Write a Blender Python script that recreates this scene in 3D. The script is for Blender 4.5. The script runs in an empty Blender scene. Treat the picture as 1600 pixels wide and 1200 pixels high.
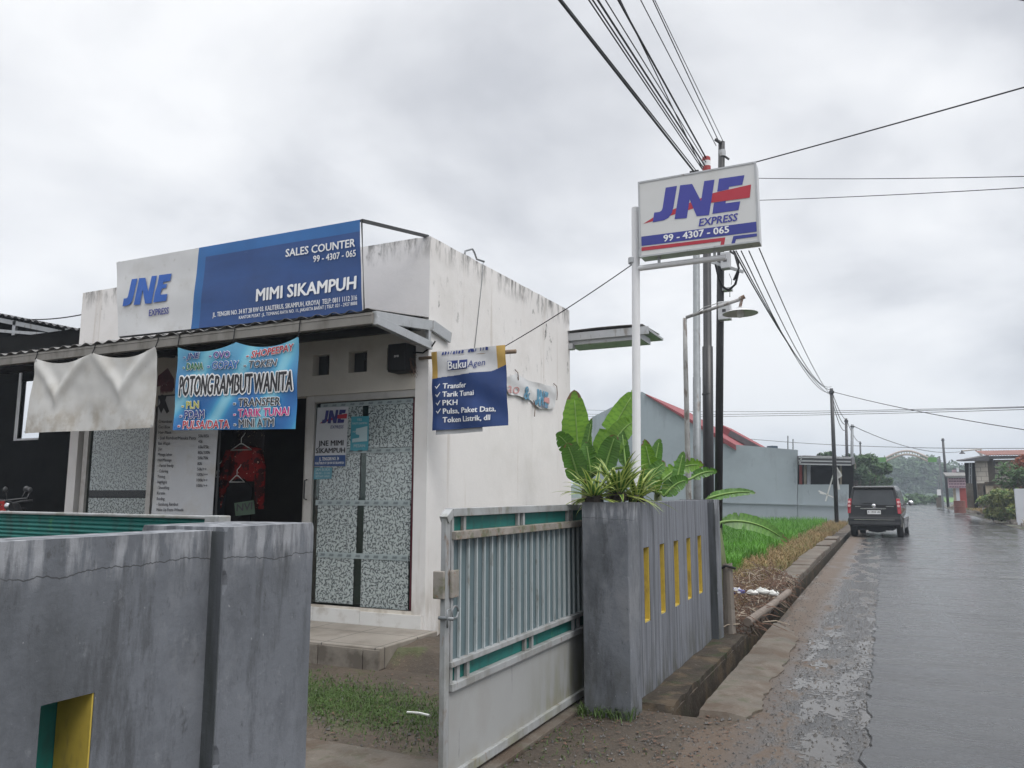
import bpy, bmesh, math, random
from mathutils import Vector, Matrix, noise as mnoise
from mathutils.geometry import tessellate_polygon
R = math.radians
random.seed(7)
sc = bpy.context.scene
COL = sc.collection

# ------------------------------------------------------------------ camera
FPX, CAM_H = 1215.0, 1.55
PITCH, YAW = R(8.0575), R(25.4504)
cd = bpy.data.cameras.new('camera')
cam = bpy.data.objects.new('camera', cd)
COL.objects.link(cam)
cam.location = (0, 0, CAM_H)
cam.rotation_euler = (R(90) + PITCH, 0, YAW)
cd.sensor_width = 36.0
cd.lens = 36.0 * FPX / 1600.0
cd.clip_start = 0.05
cd.clip_end = 4000
sc.camera = cam

# ------------------------------------------------------------------ sky and sun (overcast)
SUN_EL, SUN_AZ = R(56), R(112)
w = bpy.data.worlds.new('World'); sc.world = w; w.use_nodes = True
nt = w.node_tree; nt.nodes.clear()
def N(nt, t, **kw):
    n = nt.nodes.new(t)
    for k, v in kw.items(): setattr(n, k, v)
    return n
def L(nt, a, b): nt.links.new(a, b)
out = N(nt, 'ShaderNodeOutputWorld'); bg = N(nt, 'ShaderNodeBackground'); bg.inputs[1].default_value = 0.1
sky = N(nt, 'ShaderNodeTexSky', sky_type='NISHITA', sun_disc=False)
sky.sun_elevation = SUN_EL; sky.sun_rotation = SUN_AZ
tc = N(nt, 'ShaderNodeTexCoord'); sp = N(nt, 'ShaderNodeSeparateXYZ'); L(nt, tc.outputs['Generated'], sp.inputs[0])
def mth(nt, op, a, b=None):
    m = N(nt, 'ShaderNodeMath', operation=op)
    for i, v in enumerate((a, b)):
        if v is None: continue
        if isinstance(v, (int, float)): m.inputs[i].default_value = v
        else: L(nt, v, m.inputs[i])
    return m.outputs[0]
zz = mth(nt, 'ADD', mth(nt, 'MAXIMUM', sp.outputs[2], 0.0), 0.32)
cb = N(nt, 'ShaderNodeCombineXYZ')
L(nt, mth(nt, 'DIVIDE', sp.outputs[0], zz), cb.inputs[0]); L(nt, mth(nt, 'DIVIDE', sp.outputs[1], zz), cb.inputs[1]); cb.inputs[2].default_value = 3.7
n1 = N(nt, 'ShaderNodeTexNoise'); n1.inputs['Scale'].default_value = 1.55; n1.inputs['Detail'].default_value = 7; n1.inputs['Roughness'].default_value = .5; n1.inputs['Distortion'].default_value = .25
L(nt, cb.outputs[0], n1.inputs['Vector'])
rp = N(nt, 'ShaderNodeValToRGB'); L(nt, n1.outputs['Fac'], rp.inputs[0])
e = rp.color_ramp.elements
e[0].position = .36; e[0].color = (.425, .435, .463, 1); e[1].position = .62; e[1].color = (.71, .713, .722, 1)
m_ = e.new(.50); m_.color = (.60, .608, .628, 1)
hz = N(nt, 'ShaderNodeMapRange'); L(nt, sp.outputs[2], hz.inputs['Value'])
hz.inputs['From Min'].default_value = .60; hz.inputs['From Max'].default_value = 1.0; hz.inputs['To Min'].default_value = 1.0; hz.inputs['To Max'].default_value = 3.4
sc_ = N(nt, 'ShaderNodeVectorMath', operation='SCALE'); L(nt, rp.outputs[0], sc_.inputs[0]); L(nt, mth(nt, 'MULTIPLY', hz.outputs[0], 10.0), sc_.inputs['Scale'])
mx = N(nt, 'ShaderNodeMix', data_type='RGBA'); mx.inputs['Factor'].default_value = .95
L(nt, sky.outputs[0], mx.inputs['A']); L(nt, sc_.outputs[0], mx.inputs['B'])
L(nt, mx.outputs['Result'], bg.inputs[0]); L(nt, bg.outputs[0], out.inputs[0])
sd = bpy.data.lights.new('sun', 'SUN'); sd.energy = 1.4; sd.angle = R(28); sd.color = (1, .97, .93)
sun = bpy.data.objects.new('sun', sd); COL.objects.link(sun)
# light comes from high up, behind and to the right of the camera
sdir = Vector((math.sin(SUN_AZ) * math.cos(SUN_EL), math.cos(SUN_AZ) * math.cos(SUN_EL), math.sin(SUN_EL)))
sun.rotation_euler = sdir.to_track_quat('Z', 'Y').to_euler()
sun.location = (10, -10, 30)
vs = sc.view_settings
vs.view_transform = 'Standard'; vs.look = 'None'; vs.gamma = 1; vs.exposure = 0.55

# ------------------------------------------------------------------ survey helpers: a bearing read off the photo, met with a known plane
cf = Vector((-math.sin(YAW) * math.cos(PITCH), math.cos(YAW) * math.cos(PITCH), math.sin(PITCH)))
cr = Vector((math.cos(YAW), math.sin(YAW), 0)); cu = cr.cross(cf)
C0 = Vector((0, 0, CAM_H))
def ray(x, y): return cf + cr * ((x - 800) / FPX) - cu * ((y - 600) / FPX)
def at_z(x, y, z=0.0): d = ray(x, y); return C0 + d * ((z - CAM_H) / d.z)
def at_x(x, y, X): d = ray(x, y); return C0 + d * (X / d.x)
def at_y(x, y, Y): d = ray(x, y); return C0 + d * (Y / d.y)

# ------------------------------------------------------------------ materials
def mat(name, col, rough=.7, var=.12, vs=5, vst=(1, 1, 1), bump=0, bs=40, metal=0, coat=0, spec=.5, layers=(), transl=0, obj=False):
    m = bpy.data.materials.new(name); m.use_nodes = True
    nt = m.node_tree; b = nt.nodes['Principled BSDF']
    src = N(nt, 'ShaderNodeTexCoord').outputs['Object'] if obj else N(nt, 'ShaderNodeNewGeometry').outputs['Position']
    def noise(scale, st, det=4, rgh=.6):
        v = N(nt, 'ShaderNodeVectorMath', operation='MULTIPLY'); L(nt, src, v.inputs[0]); v.inputs[1].default_value = st
        n = N(nt, 'ShaderNodeTexNoise'); n.inputs['Scale'].default_value = scale; n.inputs['Detail'].default_value = det; n.inputs['Roughness'].default_value = rgh
        L(nt, v.outputs[0], n.inputs['Vector']); return n.outputs['Fac']
    def mixc(f, a, c):
        x = N(nt, 'ShaderNodeMix', data_type='RGBA')
        if isinstance(f, (int, float)): x.inputs['Factor'].default_value = f
        else: L(nt, f, x.inputs['Factor'])
        for s, k in ((a, 'A'), (c, 'B')):
            if isinstance(s, tuple): x.inputs[k].default_value = (*s, 1)
            else: L(nt, s, x.inputs[k])
        return x.outputs['Result']
    def mr(v, lo, hi, a=0, c=1):
        r = N(nt, 'ShaderNodeMapRange'); L(nt, v, r.inputs['Value'])
        r.inputs['From Min'].default_value = lo; r.inputs['From Max'].default_value = hi; r.inputs['To Min'].default_value = a; r.inputs['To Max'].default_value = c
        return r.outputs[0]
    lo = tuple(c * (1 - var) for c in col); hi = tuple(min(1, c * (1 + var)) for c in col)
    c = mixc(mr(noise(vs, vst), .3, .7), lo, hi) if var else col
    rg = rough
    for l in layers:
        f = mr(noise(l['s'], l.get('st', (1, 1, 1)), l.get('d', 5), l.get('rg', .6)), l['lo'], l['hi'], 0, l.get('k', 1))
        if 's2' in l:
            f = mth(nt, 'MULTIPLY', f, mr(noise(l['s2'], (1, 1, 1), 3), l['lo2'], l['hi2']))
        if 'z' in l:
            sx = N(nt, 'ShaderNodeSeparateXYZ'); L(nt, src, sx.inputs[0])
            f = mth(nt, 'MULTIPLY', f, mr(sx.outputs[2], *l['z']))
        if 'line' in l:   # a hairline crack wandering at a given height
            z0, amp, wd = l['line']; sx = N(nt, 'ShaderNodeSeparateXYZ'); L(nt, src, sx.inputs[0])
            q = mth(nt, 'ABSOLUTE', mth(nt, 'SUBTRACT', sx.outputs[2], mth(nt, 'ADD', mth(nt, 'MULTIPLY', noise(2.2, (1, 1, 0), 6, .7), amp), z0 - amp / 2)))
            f = mth(nt, 'MULTIPLY', mr(q, wd, wd * .35, 0, l.get('k', 1)), mr(noise(1.7, (1, 1, 1), 3), .38, .5))
        if 'x' in l:
            sx = N(nt, 'ShaderNodeSeparateXYZ'); L(nt, src, sx.inputs[0])
            f = mth(nt, 'MULTIPLY', f, mr(sx.outputs[0], *l['x']))
        if 'y' in l:
            sx = N(nt, 'ShaderNodeSeparateXYZ'); L(nt, src, sx.inputs[0])
            f = mth(nt, 'MULTIPLY', f, mr(sx.outputs[1], *l['y']))
        if 'c' in l: c = mixc(f, c, l['c'])
        if 'r' in l:
            x = N(nt, 'ShaderNodeMix', data_type='FLOAT'); L(nt, f, x.inputs['Factor'])
            if isinstance(rg, (int, float)): x.inputs['A'].default_value = rg
            else: L(nt, rg, x.inputs['A'])
            x.inputs['B'].default_value = l['r']; rg = x.outputs['Result']
    if isinstance(c, tuple): b.inputs['Base Color'].default_value = (*c, 1)
    else: L(nt, c, b.inputs['Base Color'])
    if isinstance(rg, (int, float)): b.inputs['Roughness'].default_value = rg
    else: L(nt, rg, b.inputs['Roughness'])
    b.inputs['Metallic'].default_value = metal; b.inputs['Coat Weight'].default_value = coat; b.inputs['Specular IOR Level'].default_value = spec
    b.inputs['Coat Roughness'].default_value = .06
    if bump:
        bp = N(nt, 'ShaderNodeBump'); bp.inputs['Strength'].default_value = 1; bp.inputs['Distance'].default_value = bump
        L(nt, noise(bs, (1, 1, 1), 5, .65), bp.inputs['Height']); L(nt, bp.outputs[0], b.inputs['Normal'])
    if transl:
        t = N(nt, 'ShaderNodeBsdfTranslucent'); ms = N(nt, 'ShaderNodeMixShader'); ms.inputs[0].default_value = transl
        if isinstance(c, tuple): t.inputs[0].default_value = (*c, 1)
        else: L(nt, c, t.inputs[0])
        o = nt.nodes['Material Output']; L(nt, b.outputs[0], ms.inputs[1]); L(nt, t.outputs[0], ms.inputs[2]); L(nt, ms.outputs[0], o.inputs[0])
    return m
def glass_mat(name, tint=(.75, .8, .78)):
    m = bpy.data.materials.new(name); m.use_nodes = True
    nt = m.node_tree; nt.nodes.clear(); o = N(nt, 'ShaderNodeOutputMaterial')
    t = N(nt, 'ShaderNodeBsdfTransparent'); t.inputs[0].default_value = (*tint, 1)
    g = N(nt, 'ShaderNodeBsdfGlossy'); g.inputs['Roughness'].default_value = .02
    fr = N(nt, 'ShaderNodeFresnel'); fr.inputs[0].default_value = 1.5
    ms = N(nt, 'ShaderNodeMixShader'); L(nt, fr.outputs[0], ms.inputs[0]); L(nt, t.outputs[0], ms.inputs[1]); L(nt, g.outputs[0], ms.inputs[2]); L(nt, ms.outputs[0], o.inputs[0])
    return m

MOULD = (.035, .033, .03)
M = {}
M['white_wall'] = mat('white_wall', (.72, .70, .685), .85, .05, 1.3, bump=.003, bs=9, layers=[
    dict(c=(.52, .49, .45), s=1.1, lo=.52, hi=.75, k=.4),
    dict(c=MOULD, s=8, st=(1.4, 1.4, .5), d=8, rg=.7, lo=.57, hi=.63, k=.9, s2=1.2, lo2=.56, hi2=.66, z=(2.2, 3.9)),
    dict(c=MOULD, s=6, st=(1.5, 1.5, .35), d=8, rg=.7, lo=.47, hi=.60, k=.88, z=(4.06, 4.38)), dict(c=MOULD, s=3.5, st=(2, 2, 1), d=9, rg=.75, lo=.56, hi=.62, k=.9, z=(2.6, 3.6), s2=.9, lo2=.5, hi2=.6),
    dict(c=(.30, .25, .19), s=5, st=(1, 1, .3), lo=.46, hi=.64, k=.8, z=(.75, .15)),
    dict(c=(.42, .36, .30), s=2.5, st=(2.5, 2.5, .16), lo=.62, hi=.74, k=.5)])
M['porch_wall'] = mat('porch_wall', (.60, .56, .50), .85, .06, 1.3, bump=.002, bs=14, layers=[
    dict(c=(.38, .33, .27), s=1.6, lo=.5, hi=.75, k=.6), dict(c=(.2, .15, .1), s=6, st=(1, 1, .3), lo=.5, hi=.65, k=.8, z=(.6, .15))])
M['grey_wall'] = mat('grey_wall', (.126, .136, .154), .78, .20, 1.3, bump=.004, bs=16, layers=[
    dict(c=(.19, .197, .21), s=1.7, st=(1, 1, .6), d=7, rg=.7, lo=.52, hi=.66, k=.7), dict(c=(.085, .092, .105), s=3.1, st=(1, 1, .5), d=8, rg=.72, lo=.53, hi=.63, k=.75),
    dict(c=(.055, .06, .066), s=2.4, st=(1.6, 1.6, .45), lo=.50, hi=.72, k=.75),
    dict(c=(.05, .052, .055), s=30, st=(1.2, 1.2, .5), d=8, rg=.75, lo=.58, hi=.70, k=.8), dict(c=(.05, .053, .058), s=4, st=(1.5, 1.5, .3), d=8, rg=.72, lo=.54, hi=.64, k=.7), dict(c=(.21, .22, .235), s=11, st=(1, 1, .8), d=8, rg=.75, lo=.60, hi=.68, k=.5),
    dict(c=(.30, .31, .33), s=24, st=(1, 1, .18), lo=.48, hi=.62, k=.8, z=(1.33, 1.40)),
    dict(c=(.045, .047, .05), s=6, st=(1, 1, .5), lo=.42, hi=.58, k=.8, z=(1.41, 1.49)),
    dict(c=(.34, .35, .36), s=60, st=(1, 1, .8), lo=.70, hi=.735, k=.8),
    dict(c=(.02, .02, .02), s=1, lo=0, hi=1, line=(1.37, .10, .0022), k=.75),
    dict(c=(.05, .05, .035), s=7, st=(1, 1, .4), lo=.42, hi=.62, k=.85, z=(.42, .02))])
M['streaked_wall'] = mat('streaked_wall', (.145, .155, .178), .75, .10, 2, bump=.003, bs=16, layers=[
    dict(c=(.065, .07, .08), s=9, st=(2, 2, .07), lo=.46, hi=.62, k=.85),
    dict(c=(.30, .31, .335), s=22, st=(2, 2, .05), lo=.58, hi=.68, k=.55),
    dict(c=(.05, .05, .038), s=7, st=(1, 1, .4), lo=.42, hi=.6, k=.9, z=(.42, .02))])
M['yellow'] = mat('yellow', (.48, .36, .06), .7, .12, 12, layers=[dict(c=(.16, .13, .06), s=14, st=(1, 1, .3), lo=.55, hi=.7, k=.7)])
M['teal'] = mat('teal', (.004, .125, .110), .6, .15, 6, layers=[dict(c=(.02, .06, .05), s=11, st=(1, 1, .4), lo=.52, hi=.68, k=.8), dict(c=(.09, .28, .06), s=7, lo=.62, hi=.72, k=.5)])
M['gate_paint'] = mat('gate_paint', (.30, .31, .315), .55, .14, 4, layers=[dict(c=(.19, .19, .175), s=6, st=(1, 1, .5), d=7, lo=.5, hi=.64, k=.8),
    dict(c=(.17, .11, .07), s=16, st=(1, 1, .4), lo=.60, hi=.70, k=.75), dict(c=(.12, .12, .08), s=9, st=(1, 1, .5), lo=.52, hi=.68, k=.65, z=(1.32, 1.47)), dict(c=(.20, .20, .12), s=5, lo=.45, hi=.65, k=.8, z=(.16, .04))])
M['gate_bar'] = mat('gate_bar', (.37, .41, .42), .5, .1, 5, layers=[dict(c=(.15, .14, .11), s=14, st=(1, 1, .4), lo=.58, hi=.68, k=.7)])
M['gate_sheet'] = mat('gate_sheet', (.105, .15, .165), .45, .10, 7, vst=(3, 3, .4), layers=[dict(c=(.13, .16, .16), s=14, st=(3, 3, .2), lo=.52, hi=.68, k=.6)])
M['gate_panel'] = mat('gate_panel', (.31, .316, .315), .5, .05, 2, layers=[
    dict(c=(.15, .15, .045), s=6, st=(2, 2, .4), d=7, lo=.40, hi=.58, k=.95, y=(4.6, 5.9), z=(.62, .1)), dict(c=(.27, .265, .25), s=2.2, st=(1, 1, .6), d=7, lo=.5, hi=.65, k=.6), dict(c=(.2, .18, .12), s=4, st=(1, 1, 1), lo=.42, hi=.65, k=.75, z=(.2, .06)), dict(c=(.07, .07, .06), s=18, st=(1, 1, .12), lo=.66, hi=.72, k=.8)])
M['rail_rust'] = mat('rail_rust', (.24, .22, .195), .75, .2, 9, bump=.002, layers=[dict(c=(.09, .10, .045), s=12, lo=.48, hi=.62, k=.8), dict(c=(.2, .09, .045), s=25, lo=.58, hi=.66, k=.8)])
M['rusty'] = mat('rusty', (.16, .10, .07), .8, .3, 20, bump=.002, layers=[dict(c=(.32, .31, .29), s=14, lo=.48, hi=.58, k=.9)])
M['fascia_grey'] = mat('fascia_grey', (.20, .19, .172), .6, .1, 4, layers=[dict(c=(.10, .09, .075), s=5, st=(1, 1, .3), lo=.5, hi=.66, k=.7)])
M['steel'] = mat('steel', (.42, .43, .44), .42, .08, 8, metal=.5, layers=[dict(c=(.18, .15, .12), s=9, st=(1, 1, .4), lo=.58, hi=.7, k=.7)])
M['alu'] = mat('alu', (.50, .48, .455), .45, .05, 6, metal=.25, layers=[dict(c=(.3, .27, .23), s=5, lo=.5, hi=.7, k=.5)])
M['grey_steel'] = mat('grey_steel', (.20, .215, .225), .5, .12, 10, metal=.3, layers=[dict(c=(.09, .07, .055), s=12, st=(1, 1, .3), lo=.58, hi=.68, k=.8)])
M['black_paint'] = mat('black_paint', (.014, .014, .016), .42, .3, 6, layers=[dict(c=(.10, .10, .10), s=28, st=(1, 1, .25), lo=.66, hi=.72, k=.7)])
M['black'] = mat('black', (.010, .010, .011), .5, .2, spec=.15)
M['dark_metal'] = mat('dark_metal', (.035, .036, .038), .5, .2, 8)
M['white_paint'] = mat('white_paint', (.72, .72, .73), .4, .05, 5, layers=[dict(c=(.3, .26, .2), s=13, st=(1, 1, .3), lo=.66, hi=.74, k=.6)])
M['sign_face'] = mat('sign_face', (.60, .605, .60), .25, .03, 2, layers=[dict(c=(.46, .45, .42), s=3, lo=.5, hi=.8, k=.4)])
M['sign_case'] = mat('sign_case', (.52, .53, .54), .4, .06, 6, metal=.3, layers=[dict(c=(.2, .18, .15), s=16, lo=.62, hi=.72, k=.7)])
M['logo_blue'] = mat('logo_blue', (.045, .05, .30), .3, .06, 4)
M['logo_red'] = mat('logo_red', (.42, .025, .045), .3, .06, 4)
M['band_blue'] = mat('band_blue', (.035, .045, .26), .3, .06, 4)
M['lettering_white'] = mat('lettering_white', (.78, .79, .8), .5, .04, 4)
M['lettering_black'] = mat('lettering_black', (.015, .014, .018), .5, .1)
M['banner_blue'] = mat('banner_blue', (.012, .055, .20), .42, .12, 3, bump=.0, layers=[dict(c=(.016, .09, .30), s=1.3, st=(.4, 1, 2.5), lo=.45, hi=.75, k=.6), dict(c=(.14, .2, .32), s=7, st=(.5, 1, 3), lo=.70, hi=.80, k=.5)])
M['banner_light_blue'] = mat('banner_light_blue', (.012, .115, .34), .42, .1, 3)
M['banner_white'] = mat('banner_white', (.60, .605, .61), .5, .06, 2, layers=[dict(c=(.42, .41, .385), s=2.5, lo=.5, hi=.75, k=.6), dict(c=(.25, .22, .17), s=9, lo=.62, hi=.76, k=.4)])
M['cloth_white'] = mat('cloth_white', (.66, .655, .635), .7, .06, 2, transl=.22, layers=[dict(c=(.44, .41, .35), s=2.6, lo=.48, hi=.75, k=.65), dict(c=(.16, .13, .1), s=30, lo=.72, hi=.76, k=.7), dict(c=(.38, .33, .26), s=5, lo=.42, hi=.6, k=.6, z=(2.62, 2.42))])
M['logo_faded'] = mat('logo_faded', (.015, .10, .42), .45, .08, 4)
M['tile'] = mat('tile', (.66, .655, .64), .3, .04, 3, layers=[dict(c=(.33, .28, .22), s=5, lo=.5, hi=.7, k=.6)])
M['grout'] = mat('grout', (.2, .18, .16), .9, .1)
M['concrete'] = mat('concrete', (.115, .098, .080), .85, .15, 3, bump=.006, bs=30, layers=[dict(c=(.075, .068, .055), s=2.2, lo=.45, hi=.66, k=.85), dict(c=(.05, .058, .03), s=6, lo=.55, hi=.7, k=.7), dict(c=(.22, .2, .17), s=40, lo=.62, hi=.70, k=.5), dict(c=(.07, .047, .031), s=1.9, d=9, rg=.72, lo=.46, hi=.58, k=.85)])
M['dark_concrete'] = mat('dark_concrete', (.046, .038, .030), .9, .35, 4, bump=.012, bs=18, spec=.2, layers=[dict(c=(.032, .042, .018), s=5, lo=.54, hi=.66, k=.7), dict(c=(.10, .075, .05), s=3, d=8, lo=.52, hi=.6, k=.7), dict(c=(.13, .12, .1), s=20, lo=.62, hi=.7, k=.6)])
M['roof_sheet'] = mat('roof_sheet', (.17, .165, .16), .6, .2, 3, layers=[dict(c=(.06, .055, .05), s=5, lo=.5, hi=.65, k=.8)])
M['dark_roof'] = mat('dark_roof', (.075, .075, .08), .6, .2, 3)
M['wood'] = mat('wood', (.12, .085, .06), .8, .25, 9, vst=(.3, .3, 3), bump=.002)
M['bamboo'] = mat('bamboo', (.22, .16, .11), .75, .25, 9, bump=.002)
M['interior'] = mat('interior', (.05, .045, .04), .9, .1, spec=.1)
M['glass'] = glass_mat('glass', (.62, .70, .67))
M['red_cloth'] = mat('red_cloth', (.19, .012, .012), .85, .2, 9, spec=.1, layers=[dict(c=(.02, .01, .01), s=9, lo=.48, hi=.54, k=.9), dict(c=(.5, .3, .22), s=26, lo=.64, hi=.68, k=.9)])
M['black_cloth'] = mat('black_cloth', (.008, .0075, .008), .9, .2, 9, spec=.05)
M['speckled_cloth'] = mat('speckled_cloth', (.018, .013, .014), .9, .2, 9, spec=.1, layers=[dict(c=(.30, .24, .16), s=34, lo=.62, hi=.67, k=.8)])
M['maroon'] = mat('maroon', (.085, .009, .018), .7, .2)
M['leaf_green'] = mat('leaf_green', (.13, .27, .022), .42, .3, 3, spec=.5, transl=.35)
M['leaf_dark'] = mat('leaf_dark', (.075, .185, .022), .42, .3, 3, transl=.3)
M['leaf_brown'] = mat('leaf_brown', (.15, .095, .04), .7, .3, 8, transl=.2)
M['leaf_green_vein'] = mat('leaf_green_vein', (.10, .225, .018), .42, .3, 3, transl=.35)
M['leaf_dark_vein'] = mat('leaf_dark_vein', (.055, .145, .018), .42, .3, 3, transl=.3)
M['leaf_rib'] = mat('leaf_rib', (.15, .26, .055), .5, .15)
M['banana_stem'] = mat('banana_stem', (.10, .13, .045), .6, .3, 6, vst=(1, 1, .3), layers=[dict(c=(.07, .04, .02), s=6, st=(1, 1, .2), lo=.52, hi=.66, k=.8)])
M['strap_green'] = mat('strap_green', (.05, .125, .02), .45, .25, 5, transl=.25)
M['strap_cream'] = mat('strap_cream', (.33, .39, .10), .45, .15, 5, transl=.25)
M['soil'] = mat('soil', (.03, .024, .02), .95, .4, 20, bump=.01, bs=40)
M['rice'] = mat('rice', (.075, .225, .012), .6, .35, .5, transl=.3)
M['dry_grass'] = mat('dry_grass', (.24, .165, .075), .8, .35, 2, transl=.2, layers=[dict(c=(.10, .13, .03), s=1.1, lo=.5, hi=.62, k=.8)])
M['yard_grass'] = mat('yard_grass', (.065, .115, .025), .7, .3, 4, transl=.25)
M['straw'] = mat('straw', (.105, .060, .040), .85, .45, 9)
M['litter_white'] = mat('litter_white', (.6, .6, .58), .6, .1)
M['litter_blue'] = mat('litter_blue', (.05, .07, .35), .5, .2, layers=[dict(c=(.6, .6, .6), s=14, lo=.5, hi=.55)])
M['rubber'] = mat('rubber', (.012, .012, .012), .85, .2)
M['wire'] = mat('wire', (.016, .016, .02), .6, .1)
M['car_paint'] = mat('car_paint', (.004, .004, .005), .16, .1, coat=.4, spec=.3)
M['car_glass'] = mat('car_glass', (.030, .034, .038), .06, .1, spec=.5)
M['tail_red'] = mat('tail_red', (.30, .008, .02), .18, .1, coat=.6)
M['tail_pale'] = mat('tail_pale', (.75, .45, .45), .18, .1, coat=.6)
M['chrome'] = mat('chrome', (.6, .6, .62), .18, .05, metal=.9)
M['house_blue'] = mat('house_blue', (.30, .345, .375), .85, .08, .4, layers=[dict(c=(.17, .19, .19), s=1.1, st=(1, 1, .15), d=6, lo=.56, hi=.7, k=.6),dict(c=(.22, .25, .27), s=.35, lo=.5, hi=.7, k=.6), dict(c=(.12, .12, .12), s=1.2, st=(1, 1, .4), lo=.64, hi=.72, k=.5)])
M['roof_red'] = mat('roof_red', (.21, .028, .034), .7, .2, 1.5, layers=[dict(c=(.12, .04, .04), s=1.5, lo=.5, hi=.7, k=.6)])
M['roof_rust'] = mat('roof_rust', (.24, .12, .10), .8, .25, 1.2)
M['block'] = mat('block', (.46, .43, .38), .9, .1, 1, layers=[dict(c=(.24, .22, .19), s=.8, lo=.5, hi=.7, k=.7)])
M['red_wall'] = mat('red_wall', (.33, .05, .04), .8, .15, 1)
M['cream_wall'] = mat('cream_wall', (.42, .37, .28), .85, .12, 1, layers=[dict(c=(.2, .17, .13), s=1.2, lo=.5, hi=.66, k=.7)])
M['pale_wall'] = mat('pale_wall', (.52, .54, .58), .85, .08, 1)
M['pink_sign'] = mat('pink_sign', (.42, .30, .34), .6, .1, 2)
M['arch_green'] = mat('arch_green', (.10, .26, .07), .6, .12, 1)
M['trunk'] = mat('trunk', (.10, .08, .06), .9, .25, 4, bump=.01, bs=12)
M['crown'] = mat('crown', (.05, .105, .028), .65, .45, .9, transl=.25)
M['crown_dark'] = mat('crown_dark', (.03, .07, .022), .65, .45, .9, transl=.2)
M['crown_yellow'] = mat('crown_yellow', (.19, .21, .06), .65, .4, 2, transl=.25, layers=[dict(c=(.06, .12, .02), s=2.2, lo=.48, hi=.56)])
M['crown_red'] = mat('crown_red', (.25, .07, .03), .65, .4, 1.5, transl=.25)
M['forest'] = mat('forest', (.045, .085, .035), .8, .5, .12, layers=[dict(c=(.02, .045, .02), s=.25, lo=.5, hi=.6, k=.8)])
M['far_field'] = mat('far_field', (.09, .19, .03), .9, .25, .05)
M['cyan_sticker'] = mat('cyan_sticker', (.06, .30, .38), .4, .1, 6)
M['paper'] = mat('paper', (.56, .57, .60), .4, .04, 4)
M['menu_white'] = mat('menu_white', (.52, .53, .55), .55, .06, 3, layers=[dict(c=(.38, .35, .30), s=3, lo=.5, hi=.7, k=.6)])
M['grey_ink'] = mat('grey_ink', (.03, .032, .045), .6, .1)
M['buku_yellow'] = mat('buku_yellow', (.50, .32, .08), .55, .15, 6)

# film on the glass: small dark leaf sprigs on a pale grey ground
def film_mat():
    m = mat('window_film', (.42, .47, .47), .25, .06, 2, coat=.5)
    nt = m.node_tree; b = nt.nodes['Principled BSDF']
    g = N(nt, 'ShaderNodeNewGeometry').outputs['Position']
    sx = N(nt, 'ShaderNodeSeparateXYZ'); L(nt, g, sx.inputs[0])
    tot = None
    for sc_v, ox, la, lb in ((20, 0, .026, .0056), (24, 3.3, .019, .0060), (30, 7.1, .017, .0036)):
        c = N(nt, 'ShaderNodeCombineXYZ'); L(nt, mth(nt, 'ADD', sx.outputs[0], ox), c.inputs[0]); L(nt, mth(nt, 'ADD', sx.outputs[2], ox * .7), c.inputs[1])
        vo = N(nt, 'ShaderNodeTexVoronoi', voronoi_dimensions='2D'); vo.inputs['Scale'].default_value = sc_v; L(nt, c.outputs[0], vo.inputs['Vector'])
        d = N(nt, 'ShaderNodeVectorMath', operation='SUBTRACT'); L(nt, c.outputs[0], d.inputs[0]); L(nt, vo.outputs['Position'], d.inputs[1])
        ds = N(nt, 'ShaderNodeSeparateXYZ'); L(nt, d.outputs[0], ds.inputs[0])
        cs = N(nt, 'ShaderNodeSeparateColor'); L(nt, vo.outputs['Color'], cs.inputs[0])
        an = mth(nt, 'MULTIPLY', cs.outputs[0], 6.283); co, si = mth(nt, 'COSINE', an), mth(nt, 'SINE', an)
        u = mth(nt, 'ADD', mth(nt, 'MULTIPLY', ds.outputs[0], co), mth(nt, 'MULTIPLY', ds.outputs[1], si))
        w_ = mth(nt, 'SUBTRACT', mth(nt, 'MULTIPLY', ds.outputs[1], co), mth(nt, 'MULTIPLY', ds.outputs[0], si))
        w_ = mth(nt, 'ADD', w_, mth(nt, 'MULTIPLY', mth(nt, 'MULTIPLY', u, u), 9.0))
        q = mth(nt, 'DIVIDE', u, la)
        hw_ = mth(nt, 'MULTIPLY', mth(nt, 'SUBTRACT', 1.0, mth(nt, 'MULTIPLY', q, q)), lb)
        f = N(nt, 'ShaderNodeMapRange'); L(nt, mth(nt, 'SUBTRACT', hw_, mth(nt, 'ABSOLUTE', w_)), f.inputs[0]); f.inputs[1].default_value = -.0004; f.inputs[2].default_value = .0008
        tot = f.outputs[0] if tot is None else mth(nt, 'MAXIMUM', tot, f.outputs[0])
    x = N(nt, 'ShaderNodeMix', data_type='RGBA'); L(nt, tot, x.inputs['Factor']); x.inputs['A'].default_value = (.41, .46, .455, 1); x.inputs['B'].default_value = (.085, .098, .102, 1)
    L(nt, x.outputs['Result'], b.inputs['Base Color'])
    return m
M['window_film'] = film_mat()
M['film_tape'] = mat('film_tape', (.33, .385, .39), .3, .05, 3)

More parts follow.
